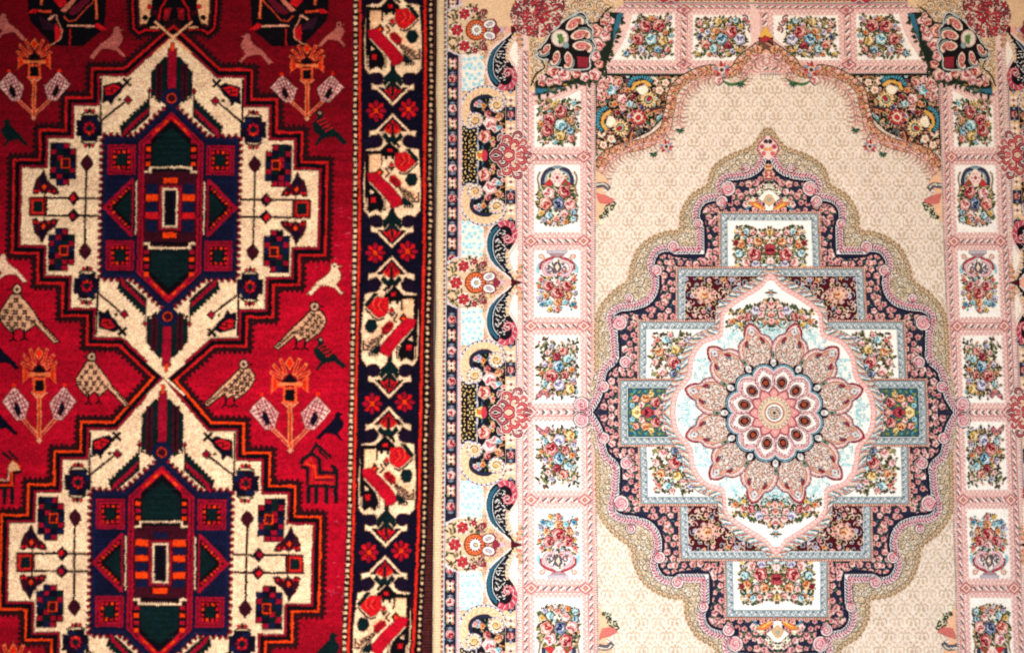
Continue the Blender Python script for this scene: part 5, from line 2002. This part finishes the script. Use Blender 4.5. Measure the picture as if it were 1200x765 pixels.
def step_frames(cv):
    mid = cv.mid
    # top white panel
    cv.part('step_panel', mid, 'white stepped panel with a wide flower bunch')
    grey_frame(cv, 842, 247.5, 912, 320, B['white'])
    fl = [(903, 292, 7, 'dred'), (884, 298, 7.6, 'red'), (888, 283, 5, 'orange'), (868, 286, 5, 'orange'), (875, 271, 3.6, 'cyan'), (866, 297, 4.4, 'cyan'), (874, 308, 5.2, 'pink'), (882, 272, 3.6, 'salmon'), (903, 272, 4.6, 'yellow'),
          (886, 310, 5, 'lav'), (903, 306, 5, 'pink'), (862, 284, 3, 'dred'), (879, 282, 3.6, 'pink'), (893, 274, 3.4, 'salmon'), (896, 313, 4, 'cyan')]
    bouquet(cv, fl, 861, 265, 904, 312, 15, 'f7ead6', .9)
    # maroon step
    cv.part('step_panel', mid, 'maroon stepped panel with dense scrolls')
    grey_frame(cv, 791.5, 312.3, 912, 384, '4d0c18')
    cv.clip = cv.fullmask([(803, 324), (912, 324), (912, 380), (803, 380)])
    def mscroll(x, y, q):
        a = q.uniform(0, 6.3)
        cv.line(spiral(x, y, 4.4, a, 1.0, 10), 1.2, q.choice(['f0d8b8', 'd99a8c', 'a0aab4', 'f0c8b8', 'c9b87c']))
        leaf(cv, x + 2, y, 4.4, a + 2, q.choice(['6a7a5c', 'c9a88a', 'a8605c', 'e0c4a0', '7a8a94']), .4)
        if q.random() < .5:
            rose(cv, x + 2, y + 2, q.uniform(1.6, 2.8), q.choice(['salmon', 'pink', 'coral', 'orange', 'lav']), int(x))
    scatter(cv, 803, 325, 908, 384, 8.4, 51, mscroll)
    cv.ell(825, 346, 12, 9, 'd9a08c', .5)
    cv.ell(825, 346, 9, 6, 'e6b8a0', .5)
    rose(cv, 825, 346, 4.4, 'orange', 2)
    for i in range(8):
        cv.disc(825 + 9.5 * math.cos(i * .785), 346 + 7.5 * math.sin(i * .785), 1.2, '7a4a44', 6)
    cv.line(crv([(850, 372), (856, 345), (868, 336), (880, 345), (884, 360)], 5), 2.6, 'a8c0c4')
    cv.line(crv([(858, 366), (862, 346), (868, 341), (874, 346), (878, 358)], 5), 2.0, 'e3d0b8')
    for i in range(6):
        cv.disc(868 + 6 * math.cos(i * 1.05), 352 + 6 * math.sin(i * 1.05), 2.0, ['d0606c', 'e9b8a0'][i % 2], 7)
    cv.clip = None
    # white step
    cv.part('step_panel', mid, 'white stepped panel with loose flowers')
    grey_frame(cv, 746.5, 374.6, 850, 452, B['white'])
    fl = [(789, 424, 6.8, 'red'), (792, 409, 5, 'yellow'), (773, 412, 5, 'orange'), (780, 398, 4.4, 'cyan'), (776, 435, 5.2, 'pink'), (768, 424, 4, 'pink'), (808, 398, 4.6, 'lav'), (789, 438, 4, 'navy'), (799, 402, 3.6, 'pink'), (785, 392, 3, 'pink'),
          (770, 398, 3, 'coral'), (800, 418, 4, 'cyan'), (796, 430, 4, 'blue')]
    bouquet(cv, fl, 764, 391, 808, 441, 18, 'faf0e0', .8)
    # teal step
    cv.part('step_panel', mid, 'teal stepped panel with bright roses')
    grey_frame(cv, 724, 443, 812, 486, '23566a')
    cv.clip = cv.fullmask([(735.5, 454.5), (812, 454.5), (812, 490), (735.5, 490)])
    scatter(cv, 736, 456, 806, 486, 5, 56, lambda x, y, q: leaf(cv, x, y, 6, q.uniform(0, 6.3), q.choice(['4d7a3c', '7a8a3c', '3f9aa0', 'a8a048', '5a6a30']), .45))
    for i, (x, y, q, k) in enumerate(((746, 482, 6, 'yellow'), (759, 484, 7, 'dred'), (756, 467, 5, 'orange'), (768, 471, 5.6, 'red'), (771, 484, 5, 'red'), (745, 467, 4, 'coral'), (779, 465, 4.4, 'pink'), (782, 480, 5, 'cyan'), (752, 474, 3.6, 'pink'),
                                      (763, 462, 3.4, 'yellow'), (741, 475, 3, 'cyan'), (776, 476, 3.4, 'salmon'), (788, 470, 4, 'pink'))):
        rose(cv, x, y, q, k, i)
    cv.clip = None


LOBE = [(908, 318), (899, 327), (892, 335), (874, 346), (856, 358), (847.5, 369), (845.5, 390), (838, 395.5), (822, 401.5), (811, 418), (808, 438), (803, 447), (791.5, 463), (788, 485)]


def lobe_ground(cv):
    cv.part('lobed_ground', cv.mid)
    p = crv(LOBE, 5)
    # twisted leaf rope outside
    cen = np.array([905., 484.])
    dd = p - cen
    po = p + dd / np.hypot(*dd.T)[:, None] * 7.2
    cv.line(po, 10.4, '7a6a64')
    cv.line(po, 9.0, 'ecdccb')
    ribbon_ticks(cv, po, 10.5, 3.0, ['8fc0cc', 'f6e8d8', '4f8aa0', 'e0aa80', 'c9dce0', 'c8705c'], .85, 2.0)
    ribbon_ticks(cv, po, 5, 6.0, ['3f5a6c', 'a85a48'], .5, 1.0, 3.2)
    cv.line(p, 6.8, 'd09468')
    cv.line(p, 5.6, 'd08088')
    cv.line(p, 4.8, 'efb6ae')
    ribbon_ticks(cv, p, 3.6, 2.4, ['f6d8d0', 'e09a98'], .5, .9)
    pts = list(p) + [(912, 490), (912, 318)]
    q = np.array(LOBE, float)
    c = np.array([907, 484.])
    qq = c + (q - c) * (1 - 2.9 / np.hypot(*(q - c).T))[:, None]
    qq[0] = (908, 326)
    cv.poly(list(crv(qq, 5)) + [(912, 490), (912, 326)], B['white'])
    # top flowers
    cv.clip = cv.fullmask(list(crv(qq, 5)) + [(912, 490), (912, 326)])
    fl = [(904, 357, 5, 'salmon'), (904, 376, 4, 'coral'), (894, 360, 4, 'pink'), (876, 371, 4.6, 'red'), (885, 364, 5, 'lav'), (866, 372, 3.6, 'coral'), (858, 376, 3.2, 'orange'), (892, 369, 4, 'pink'), (868, 380, 2.8, 'yellow'), (903, 368, 3.4, 'coral'), (880, 380, 3, 'orange')]
    bouquet(cv, fl, 853, 350, 906, 386, 24, 'fbeee2', 1.0, inside=lambda x, y: 348 + (906 - x) * .35 < y < 388 - (906 - x) * .06)
    cv.push(904.6, 343)
    for i in range(8):
        leaf(cv, 0, 0, 9 if i % 2 == 0 else 6.4, i * PI / 4, ['3f5a48', '5fa4b8'][i % 2], .28)
    cv.disc(0, 0, 2.4, 'e0762a', 8)
    cv.pop()
    # pale blue arabesques
    rr = random.Random(61)
    for (cx, cy, w, h) in ((897, 390, 18, 12), (860, 395, 12, 9), (826, 432, 13, 12), (806, 476, 12, 12), (846, 404, 6, 6)):
        for i in range(int(w * h / 3.4)):
            x, y = cx + rr.uniform(-w, w), cy + rr.uniform(-h, h)
            cv.line(spiral(x, y, 2.6, rr.uniform(0, 6.3), .8, 7), 1.2, rr.choice(['a6d8da', 'b8e0e2', '94ccd2']))
    cv.clip = None


def star(cv):
    """Twelve petals and the centre rosette, in carpet units round the centre."""
    mid = cv.mid
    cv.photo = False
    cv.L = np.array([[1, 0, AXE + 1.5], [0, 1, AXD + .5]], float)
    for k in range(12):
        a = PI / 12 + k * PI / 6
        cv.push(rot=a - PI / 2 + PI)
        # local: petal points to -y
        cv.part('petal', mid)
        out = crv([(0, -50), (-14, -57), (-20, -67), (-21, -78), (-16.5, -88), (-10, -92), (-8.5, -98), (-5, -103), (0, -107), (5, -103), (8.5, -98), (10, -92), (16.5, -88), (21, -78), (20, -67), (14, -57)], 4, True)
        cv.line(out, 2.2, '7a4450', closed=True)
        cv.poly(out, 'e0aca4')
        for i in range(0, len(out), 2):
            cv.disc(out[i][0] * .95, -76 + (out[i][1] + 76) * .96, .8, 'c0606c', 5)
        cv.line(crv([(-9, -95), (-6.5, -102), (0, -107), (6.5, -102), (9, -95)], 4), 1.9, 'a02038')
        o2 = np.array(out)
        o2 = np.array([0, -76]) + (o2 - (0, -76)) * (.90, .92)
        cv.poly(o2, 'f6d9d4')
        o3 = np.array([0, -76]) + (np.array(out) - (0, -76)) * (.78, .83)
        cv.line(o3, 1.2, '9a5a4c', closed=True)
        cv.poly(o3, 'd0967a')
        r = random.Random(5)
        sv = cv.clip
        cv.clip = cv.fullmask(np.array([0, -73]) + (np.array(out) - (0, -76)) * (.72, .68))
        scatter(cv, -16, -92, 16, -54, 3.6, 5 + k % 3, lambda x, y, q: (cv.disc(x, y, 1.9, q.choice(['8a7062', '9a8072', '946254']), 7), cv.line(spiral(x, y, 1.7, q.uniform(0, 6.3), .8, 6), 1.35, q.choice(['f3e8de', 'e6d6c8']))))
        cv.clip = sv
        for f in (1, -1):
            cv.ell(f * 9.6, -85, 2.0, 4.2, '8a1c30', f * -.5, 8)
            cv.ell(f * 9.0, -82, 1.4, 2.4, '4a5a6c', f * -.5, 8)
        cv.poly([(0, -103), (4, -97), (0, -92), (-4, -97)], 'c9dcdc')
        cv.disc(0, -97, 1.4, 'c8606c', 6)
        cv.line([(-4.6, -94), (0, -91), (4.6, -94)], 1.2, 'bf6874')
        cv.pop()
    for k in range(12):
        a = k * PI / 6
        cv.push(rot=a)
        cv.part('bud', mid)
        cv.disc(0, -57, 6.6, '1c1c28', 12)
        cv.ell(0, -58.5, 3.4, 4.6, 'e9e2da')
        cv.disc(0, -57.5, 1.8, 'a8a0a4', 7)
        cv.line([(0, -63), (0, -72)], 3.6, '6f8a74')
        cv.disc(0, -67, 1.5, '24402c', 6)
        cv.pop()
    cv.part('centre_rosette', mid)

    def scallop(r0, amp, ph, n=12, pw=1.0):
        t = np.arange(240) * 2 * PI / 240
        w = np.abs(np.cos((t - ph) * n / 2)) ** pw
        rr = r0 + amp * w
        return np.stack([rr * np.sin(t), -rr * np.cos(t)], 1)
    cv.poly(scallop(51.6, 7.2, PI / 12, 12, .7), '1c1c28')
    cv.poly(scallop(50, 7.6, PI / 12, 12, .7), '7fb4c4')
    cv.poly(scallop(48.8, 7.6, PI / 12, 12, .7), '3f6f86')
    cv.poly(scallop(47.8, 7.6, PI / 12, 12, .7), 'e6ecea')
    cv.poly(scallop(46.6, 7.4, PI / 12, 12, .7), 'd9a4a6')
    for k in range(12):
        cv.push(rot=PI / 12 + k * PI / 6)
        cv.part('eye_petal', mid)
        P = crv([(0, -22), (-8.5, -32), (-10.5, -42), (-5, -49), (0, -53), (5, -49), (10.5, -42), (8.5, -32)], 4, True)
        cv.line(P, 1.3, '9a3a50', closed=True)
        cv.poly(P, 'ecd2cc')
        P2 = np.array([0, -38]) + (np.array(P) - (0, -38)) * .8
        for i in range(14):
            q = P[(i * len(P)) // 14]
            cv.disc(q[0] * .9, -38 + (q[1] + 38) * .9, .8, 'b84a5c', 5)
        cv.line(P2, 1.0, 'c05c6c', closed=True)
        cv.poly(P2, 'fbf3ec')
        P3 = np.array([0, -37]) + (np.array(P) - (0, -38)) * .66
        cv.poly(P3, 'f0d0c4')
        cv.ell(0, -36, 6.2, 7.4, '2a1a2c', n=14)
        cv.ell(0, -36, 5.0, 6.2, 'd9a8a4', n=14)
        cv.ell(0, -36, 4.4, 5.6, '3a1018', n=12)
        cv.disc(0, -36, 2.9, 'a8481c', 10)
        for i in range(5):
            cv.disc(1.7 * math.cos(i * 1.26), -36 + 1.7 * math.sin(i * 1.26), .8, '7a1c14', 5)
        cv.pop()
    cv.part('pink_star', mid)
    for k in range(12):
        cv.push(rot=k * PI / 6)
        cv.poly(crv([(-7.4, -18), (-6, -24), (0, -30), (6, -24), (7.4, -18)], 4), 'a8485a')
        cv.poly(crv([(-6.2, -18), (-4.8, -23), (0, -28), (4.8, -23), (6.2, -18)], 4), 'dc938c')
        cv.disc(0, -23, 1, 'f8dcd0', 6)
        cv.pop()
    for r, c in ((20, 'c97a74'), (19, 'dcc4a8'), (15.5, 'a8907c'), (14.8, 'd9bea0'), (11.6, 'c0744c'), (10.2, 'f3ece2'), (8.8, 'fbf8f4'), (7.6, '5a5a6c'), (6.8, 'ecd6bc'), (4.6, '7a5a4c'), (3.8, 'e6ccb0'), (2, '4a4a3c')):
        cv.disc(0, 0, r, c, 40)
    for i in range(24):
        a = i * PI / 12
        cv.disc(17.2 * math.cos(a), 17.2 * math.sin(a), 1.1, ['a8704a', '8a9a7c'][i % 2], 6)
        cv.disc(5.7 * math.cos(a), 5.7 * math.sin(a), .6, '6a4a40', 5)
    cv.L = np.array([[1, 0, 0], [0, 1, 0]], float)
    cv.photo = True


def draw_beige():
    cv = beige
    each4(damask)
    for sx in (1, -1):
        cv.post = mirror(sx, 1)
        frame_top(cv)
    cv.post = None
    each4(spandrel)
    for sx in (1, -1):
        cv.post = mirror(sx, 1)
        apex(cv)
    cv.post = None
    each4(frame_left)
    for sx in (1, -1):
        cv.post = mirror(sx, 1)
        border_left(cv)
    cv.post = None
    for sx in (1, -1):
        cv.post = mirror(sx, 1)
        corner_fan(cv)
    cv.post = None
    cv.mid = cv.part('medallion', 0, 'large stepped medallion with a twelve-petal flower')
    each4(med_ground)
    each4(scroll_edge)
    each4(med_top_ornament)
    each4(step_frames)
    each4(lobe_ground)
    star(cv)
# ------------------------------------------------------------------ materials
def pile_material(name, rough, sheen, bump, scale):
    m = bpy.data.materials.new(name)
    m.use_nodes = True
    nt = m.node_tree
    b = nt.nodes['Principled BSDF']
    at = nt.nodes.new('ShaderNodeAttribute')
    at.attribute_name = 'dye'
    tc = nt.nodes.new('ShaderNodeTexCoord')
    n1 = nt.nodes.new('ShaderNodeTexNoise')
    n1.inputs['Scale'].default_value = scale
    n1.inputs['Detail'].default_value = 3
    nt.links.new(tc.outputs['Object'], n1.inputs['Vector'])
    hs = nt.nodes.new('ShaderNodeHueSaturation')
    mr = nt.nodes.new('ShaderNodeMapRange')
    mr.inputs['From Min'].default_value = .3
    mr.inputs['From Max'].default_value = .7
    mr.inputs['To Min'].default_value = .86
    mr.inputs['To Max'].default_value = 1.12
    nt.links.new(n1.outputs['Fac'], mr.inputs['Value'])
    nt.links.new(mr.outputs['Result'], hs.inputs['Value'])
    nt.links.new(at.outputs['Color'], hs.inputs['Color'])
    nt.links.new(hs.outputs['Color'], b.inputs['Base Color'])
    b.inputs['Roughness'].default_value = rough
    b.inputs['Specular IOR Level'].default_value = 0.05
    b.inputs['Sheen Weight'].default_value = sheen
    b.inputs['Sheen Roughness'].default_value = .4
    n2 = nt.nodes.new('ShaderNodeTexNoise')
    n2.inputs['Scale'].default_value = 900
    n2.inputs['Detail'].default_value = 2
    nt.links.new(tc.outputs['Object'], n2.inputs['Vector'])
    bp = nt.nodes.new('ShaderNodeBump')
    bp.inputs['Strength'].default_value = bump
    bp.inputs['Distance'].default_value = .002
    nt.links.new(n2.outputs['Fac'], bp.inputs['Height'])
    nt.links.new(bp.outputs['Normal'], b.inputs['Normal'])
    return m


def plain_material(name, c1, c2, scale, rough):
    m = bpy.data.materials.new(name)
    m.use_nodes = True
    nt = m.node_tree
    b = nt.nodes['Principled BSDF']
    n1 = nt.nodes.new('ShaderNodeTexNoise')
    n1.inputs['Scale'].default_value = scale
    n1.inputs['Detail'].default_value = 5
    r = nt.nodes.new('ShaderNodeValToRGB')
    r.color_ramp.elements[0].color = (*c1, 1)
    r.color_ramp.elements[1].color = (*c2, 1)
    nt.links.new(n1.outputs['Fac'], r.inputs['Fac'])
    nt.links.new(r.outputs['Color'], b.inputs['Base Color'])
    b.inputs['Roughness'].default_value = rough
    return m


# ------------------------------------------------------------------ weaving the knots into meshes
def split_pieces(cv, pid, least):
    """Give every separate piece of a part that is large enough a part number of its own."""
    h, w = pid.shape
    chg = np.ones((h, w), bool)
    chg[:, 1:] = pid[:, 1:] != pid[:, :-1]
    st = np.flatnonzero(chg.ravel())
    en = np.append(st[1:], h * w)
    val = pid.ravel()[st]
    rowof = st // w
    first = np.searchsorted(rowof, np.arange(h + 1))
    stl, enl, vl = st.tolist(), en.tolist(), val.tolist()
    par = list(range(len(stl)))

    def find(i):
        while par[i] != i:
            par[i] = par[par[i]]
            i = par[i]
        return i
    for r in range(1, h):
        i, i1 = int(first[r - 1]), int(first[r])
        j, j1 = i1, int(first[r + 1])
        while i < i1 and j < j1:
            a0, a1 = stl[i] + w, enl[i] + w
            b0, b1 = stl[j], enl[j]
            if vl[i] == vl[j] and a0 < b1 and b0 < a1:
                x, y = find(i), find(j)
                if x != y:
                    par[y] = x
            if a1 <= b1:
                i += 1
            else:
                j += 1
    root = np.array([find(i) for i in range(len(par))])
    size = np.bincount(root, weights=(en - st), minlength=len(par))
    best = {}
    for c in np.unique(root):
        v = vl[c]
        if v not in best or size[c] > size[best[v]]:
            best[v] = c
    new = val.copy()
    ren = {}
    has_kids = set(p['parent'] for p in cv.parts)
    for c in np.unique(root):
        v = vl[c]
        if c != best[v] and size[c] >= least:
            src = cv.parts[v]
            cv.parts.append(dict(name=src['name'], parent=src['parent'] if v else 0, label=src['label']))
            ren[c] = len(cv.parts) - 1
    for c, k in ren.items():
        new[root == c] = k
    # stray knots of a big part join the part beside them
    small = np.array([size[root[i]] < least and size[best[vl[root[i]]]] > 300 and root[i] != best[vl[root[i]]] for i in range(len(par))])
    nl = new.tolist()
    joined = {}
    for i in np.flatnonzero(small).tolist():
        c = root[i]
        if c not in joined:
            joined[c] = nl[i - 1] if i > 0 and st[i] % w else (nl[i + 1] if i + 1 < len(nl) else nl[i])
        nl[i] = joined[c]
    new = np.array(nl)
    return np.repeat(new, en - st).reshape(h, w)


def weave(cv, root_name, label, mat, colour_jit, height, wob, mute=0.0, outline=0.0, fuzz=0.0):
    col, pid = cv.cells(wob, 23)
    # colours meet in a row of dark outline knots
    v = np.sqrt(col)
    d = np.zeros(col.shape[:2], np.float32)
    for ax, sh in ((0, 1), (1, 1), (0, -1), (1, -1)):
        d = np.maximum(d, np.abs(v - np.roll(v, sh, ax)).sum(-1))
    col = col * (1 - outline * np.clip(d * 1.1 - .12, 0, 1))[..., None]
    h, w = pid.shape
    rs = np.random.RandomState(17)
    j = 1 + colour_jit * (rs.rand(h, w).astype(np.float32) * 2 - 1)
    big = 1 + colour_jit * .6 * smooth_noise(h, w, 3, 4, rs) + colour_jit * .45 * smooth_noise(h, w, 14, 22, rs)
    tint = 1 + colour_jit * .35 * (rs.rand(h, w, 3).astype(np.float32) * 2 - 1)
    col = np.clip(col * (j * big)[..., None] * tint, 0.0015, .93)
    if fuzz:
        nb = (np.roll(col, 1, 0) + np.roll(col, -1, 0) + np.roll(col, 1, 1) + np.roll(col, -1, 1)) / 4
        col = col * (1 - fuzz) + nb * fuzz
    if mute:
        lum = (col * (.25, .6, .15)).sum(-1, keepdims=True)
        col = (lum + (col - lum) * (1 - mute)).astype(np.float32)
    # vertex grid
    E = cv.e0 + np.arange(w + 1)
    D = cv.d0 + np.arange(h + 1)
    hz = height(E[None, :], D[:, None], rs, h + 1, w + 1)
    hz[0, :] = hz[-1, :] = -11.0
    if cv.e0 < -300:
        hz[:, 0] = -11.0
    else:
        hz[:, -1] = -11.0
    # bound edges waver a little where the two carpets meet
    drift = smooth_noise(h + 1, 4, 46, 2, rs)[:, :1] * .8 + smooth_noise(h + 1, 4, 130, 2, rs)[:, :1] * .7
    near = np.exp(-np.abs(E + 91.0) / 14.0)[None, :]
    inward = -1.0 if cv.e0 < -300 else 1.0
    X = (E[None, :] + near * (drift + .45 * inward)) * UX
    Z = np.broadcast_to(-D[:, None] * UZ, (h + 1, w + 1))
    V = np.stack([X, -hz * .00125, Z], -1).reshape(-1, 3).astype(np.float32)
    root = bpy.data.objects.new(root_name, None)
    root.empty_display_size = .05
    root.location = ((cv.e0 + cv.e1) / 2 * UX, 0, -cv.d1 * UZ)
    scene.collection.objects.link(root)
    root['label'] = label
    root['category'] = 'carpet'
    off = np.array(root.location, np.float32)
    pid = split_pieces(cv, pid.astype(np.int32), 70)
    flat = pid.ravel()
    order = np.argsort(flat, kind='stable')
    ids, starts = np.unique(flat[order], return_index=True)
    ends = list(starts[1:]) + [len(order)]
    objs = {}
    colf = col.reshape(-1, 3)
    made = dict(zip(ids.tolist(), zip(starts.tolist(), ends)))

    def mesh_for(k):
        a, b = made[k]
        f = order[a:b]
        r, c = f // w, f % w
        v0 = r * (w + 1) + c
        quad = np.stack([v0, v0 + (w + 1), v0 + (w + 2), v0 + 1], 1).astype(np.int64)
        u, inv = np.unique(quad.ravel(), return_inverse=True)
        me = bpy.data.meshes.new(cv.parts[k]['name'])
        n = len(f)
        me.vertices.add(len(u))
        me.vertices.foreach_set('co', (V[u] - off).ravel())
        me.loops.add(4 * n)
        me.loops.foreach_set('vertex_index', inv.astype(np.int32).ravel())
        me.polygons.add(n)
        me.polygons.foreach_set('loop_start', np.arange(0, 4 * n, 4, dtype=np.int32))
        at = me.color_attributes.new('dye', 'FLOAT_COLOR', 'CORNER')
        cc = np.ones((n, 4, 4), np.float32)
        cc[:, :, :3] = colf[f][:, None, :]
        at.data.foreach_set('color', cc.ravel())
        me.materials.append(mat)
        me.update(calc_edges=True)
        me.validate()
        return me

    # parents first
    kids = {}
    for k, p in enumerate(cv.parts):
        kids.setdefault(p['parent'], []).append(k)

    def visible(k):
        return k in made and made[k][1] - made[k][0] >= 6

    def make(k, parent):
        p = cv.parts[k]
        if visible(k):
            o = bpy.data.objects.new(p['name'], mesh_for(k))
        else:
            o = bpy.data.objects.new(p['name'], None)
        o.parent = parent
        scene.collection.objects.link(o)
        if p['label']:
            o['label'] = p['label']
        return o

    def any_visible(k):
        return visible(k) or any(visible(q) for q in kids.get(k, []))

    make(0, root)
    for k in kids.get(0, []):
        if not any_visible(k):
            continue
        o = make(k, root)
        for q in kids.get(k, []):
            if visible(q):
                make(q, o)
    return root


def box_mesh(name, x0, x1, y0, y1, z0, z1, mat):
    me = bpy.data.meshes.new(name)
    v = [(x, y, z) for x in (x0, x1) for y in (y0, y1) for z in (z0, z1)]
    f = [(0, 1, 3, 2), (4, 6, 7, 5), (0, 4, 5, 1), (2, 3, 7, 6), (0, 2, 6, 4), (1, 5, 7, 3)]
    me.from_pydata(v, [], f)
    me.materials.append(mat)
    o = bpy.data.objects.new(name, me)
    scene.collection.objects.link(o)
    return o


def red_height(E, D, rs, h, w):
    z = (rs.rand(h, w).astype(np.float32) * 2 - 1) * .34
    z += smooth_noise(h, w, 6, 26, rs) * .45
    z += smooth_noise(h, w, 40, 70, rs) * 1.2
    z += smooth_noise(h, w, 120, 190, rs) * 4.0
    z += smooth_noise(h, w, 3, 4, rs) * .22
    ed = np.clip((E + 91.0) / -6.0, 0, 1)
    prof = np.sqrt(np.clip(1 - (1 - ed) ** 2, 0, 1))
    return (z * prof + (prof - 1) * 5.0).astype(np.float32)


def beige_height(E, D, rs, h, w):
    z = (rs.rand(h, w).astype(np.float32) * 2 - 1) * .10
    z += smooth_noise(h, w, 60, 60, rs) * .5
    z += smooth_noise(h, w, 170, 150, rs) * 3.5
    z += smooth_noise(h, w, 3, 3, rs) * .10
    t = np.clip((E + 90.5) / 9.0, 0, 1)
    bump = np.where(t < 1, np.sqrt(np.clip(1 - (2 * t - 1) ** 2, 0, 1)) * 3.2 - 3.4, 0)
    return (z * np.where(t < 1, .5, 1) + bump).astype(np.float32)


def build_all():
    m_red = pile_material('wool_pile', .95, .03, .35, 260)
    m_beige = pile_material('fine_pile', .85, .02, .15, 500)
    m_back = plain_material('jute_backing', (.16, .11, .07), (.24, .17, .11), 300, .95)
    m_wall = plain_material('plaster', (.09, .075, .06), (.13, .11, .09), 6, .9)
    r1 = weave(red, 'tribal_carpet', 'deep red tribal carpet with stepped cream medallions and birds', m_red, .30, red_height, .62, 0.0, .5, .54)
    r2 = weave(beige, 'floral_carpet', 'pale beige and pink floral carpet with a round flower medallion', m_beige, .08, beige_height, .36, .10, .36, .12)
    for r, cv, e0, e1 in ((r1, red, red.e0 + .5, -95.5), (r2, beige, -86.5, beige.e1 - .5)):
        b = box_mesh('backing', e0 * UX, e1 * UX, .0145, .0165, -(cv.d1 - .5) * UZ, -(cv.d0 + .5) * UZ, m_back)
        b.parent = r
        b.matrix_parent_inverse = r.matrix_world.inverted()
        b.location = [-v for v in r.location]
    wl = box_mesh('wall', -1.6, 1.6, .018, .10, -1.2, 1.2, m_wall)
    wl['kind'] = 'structure'


draw_red()
draw_beige()
build_all()
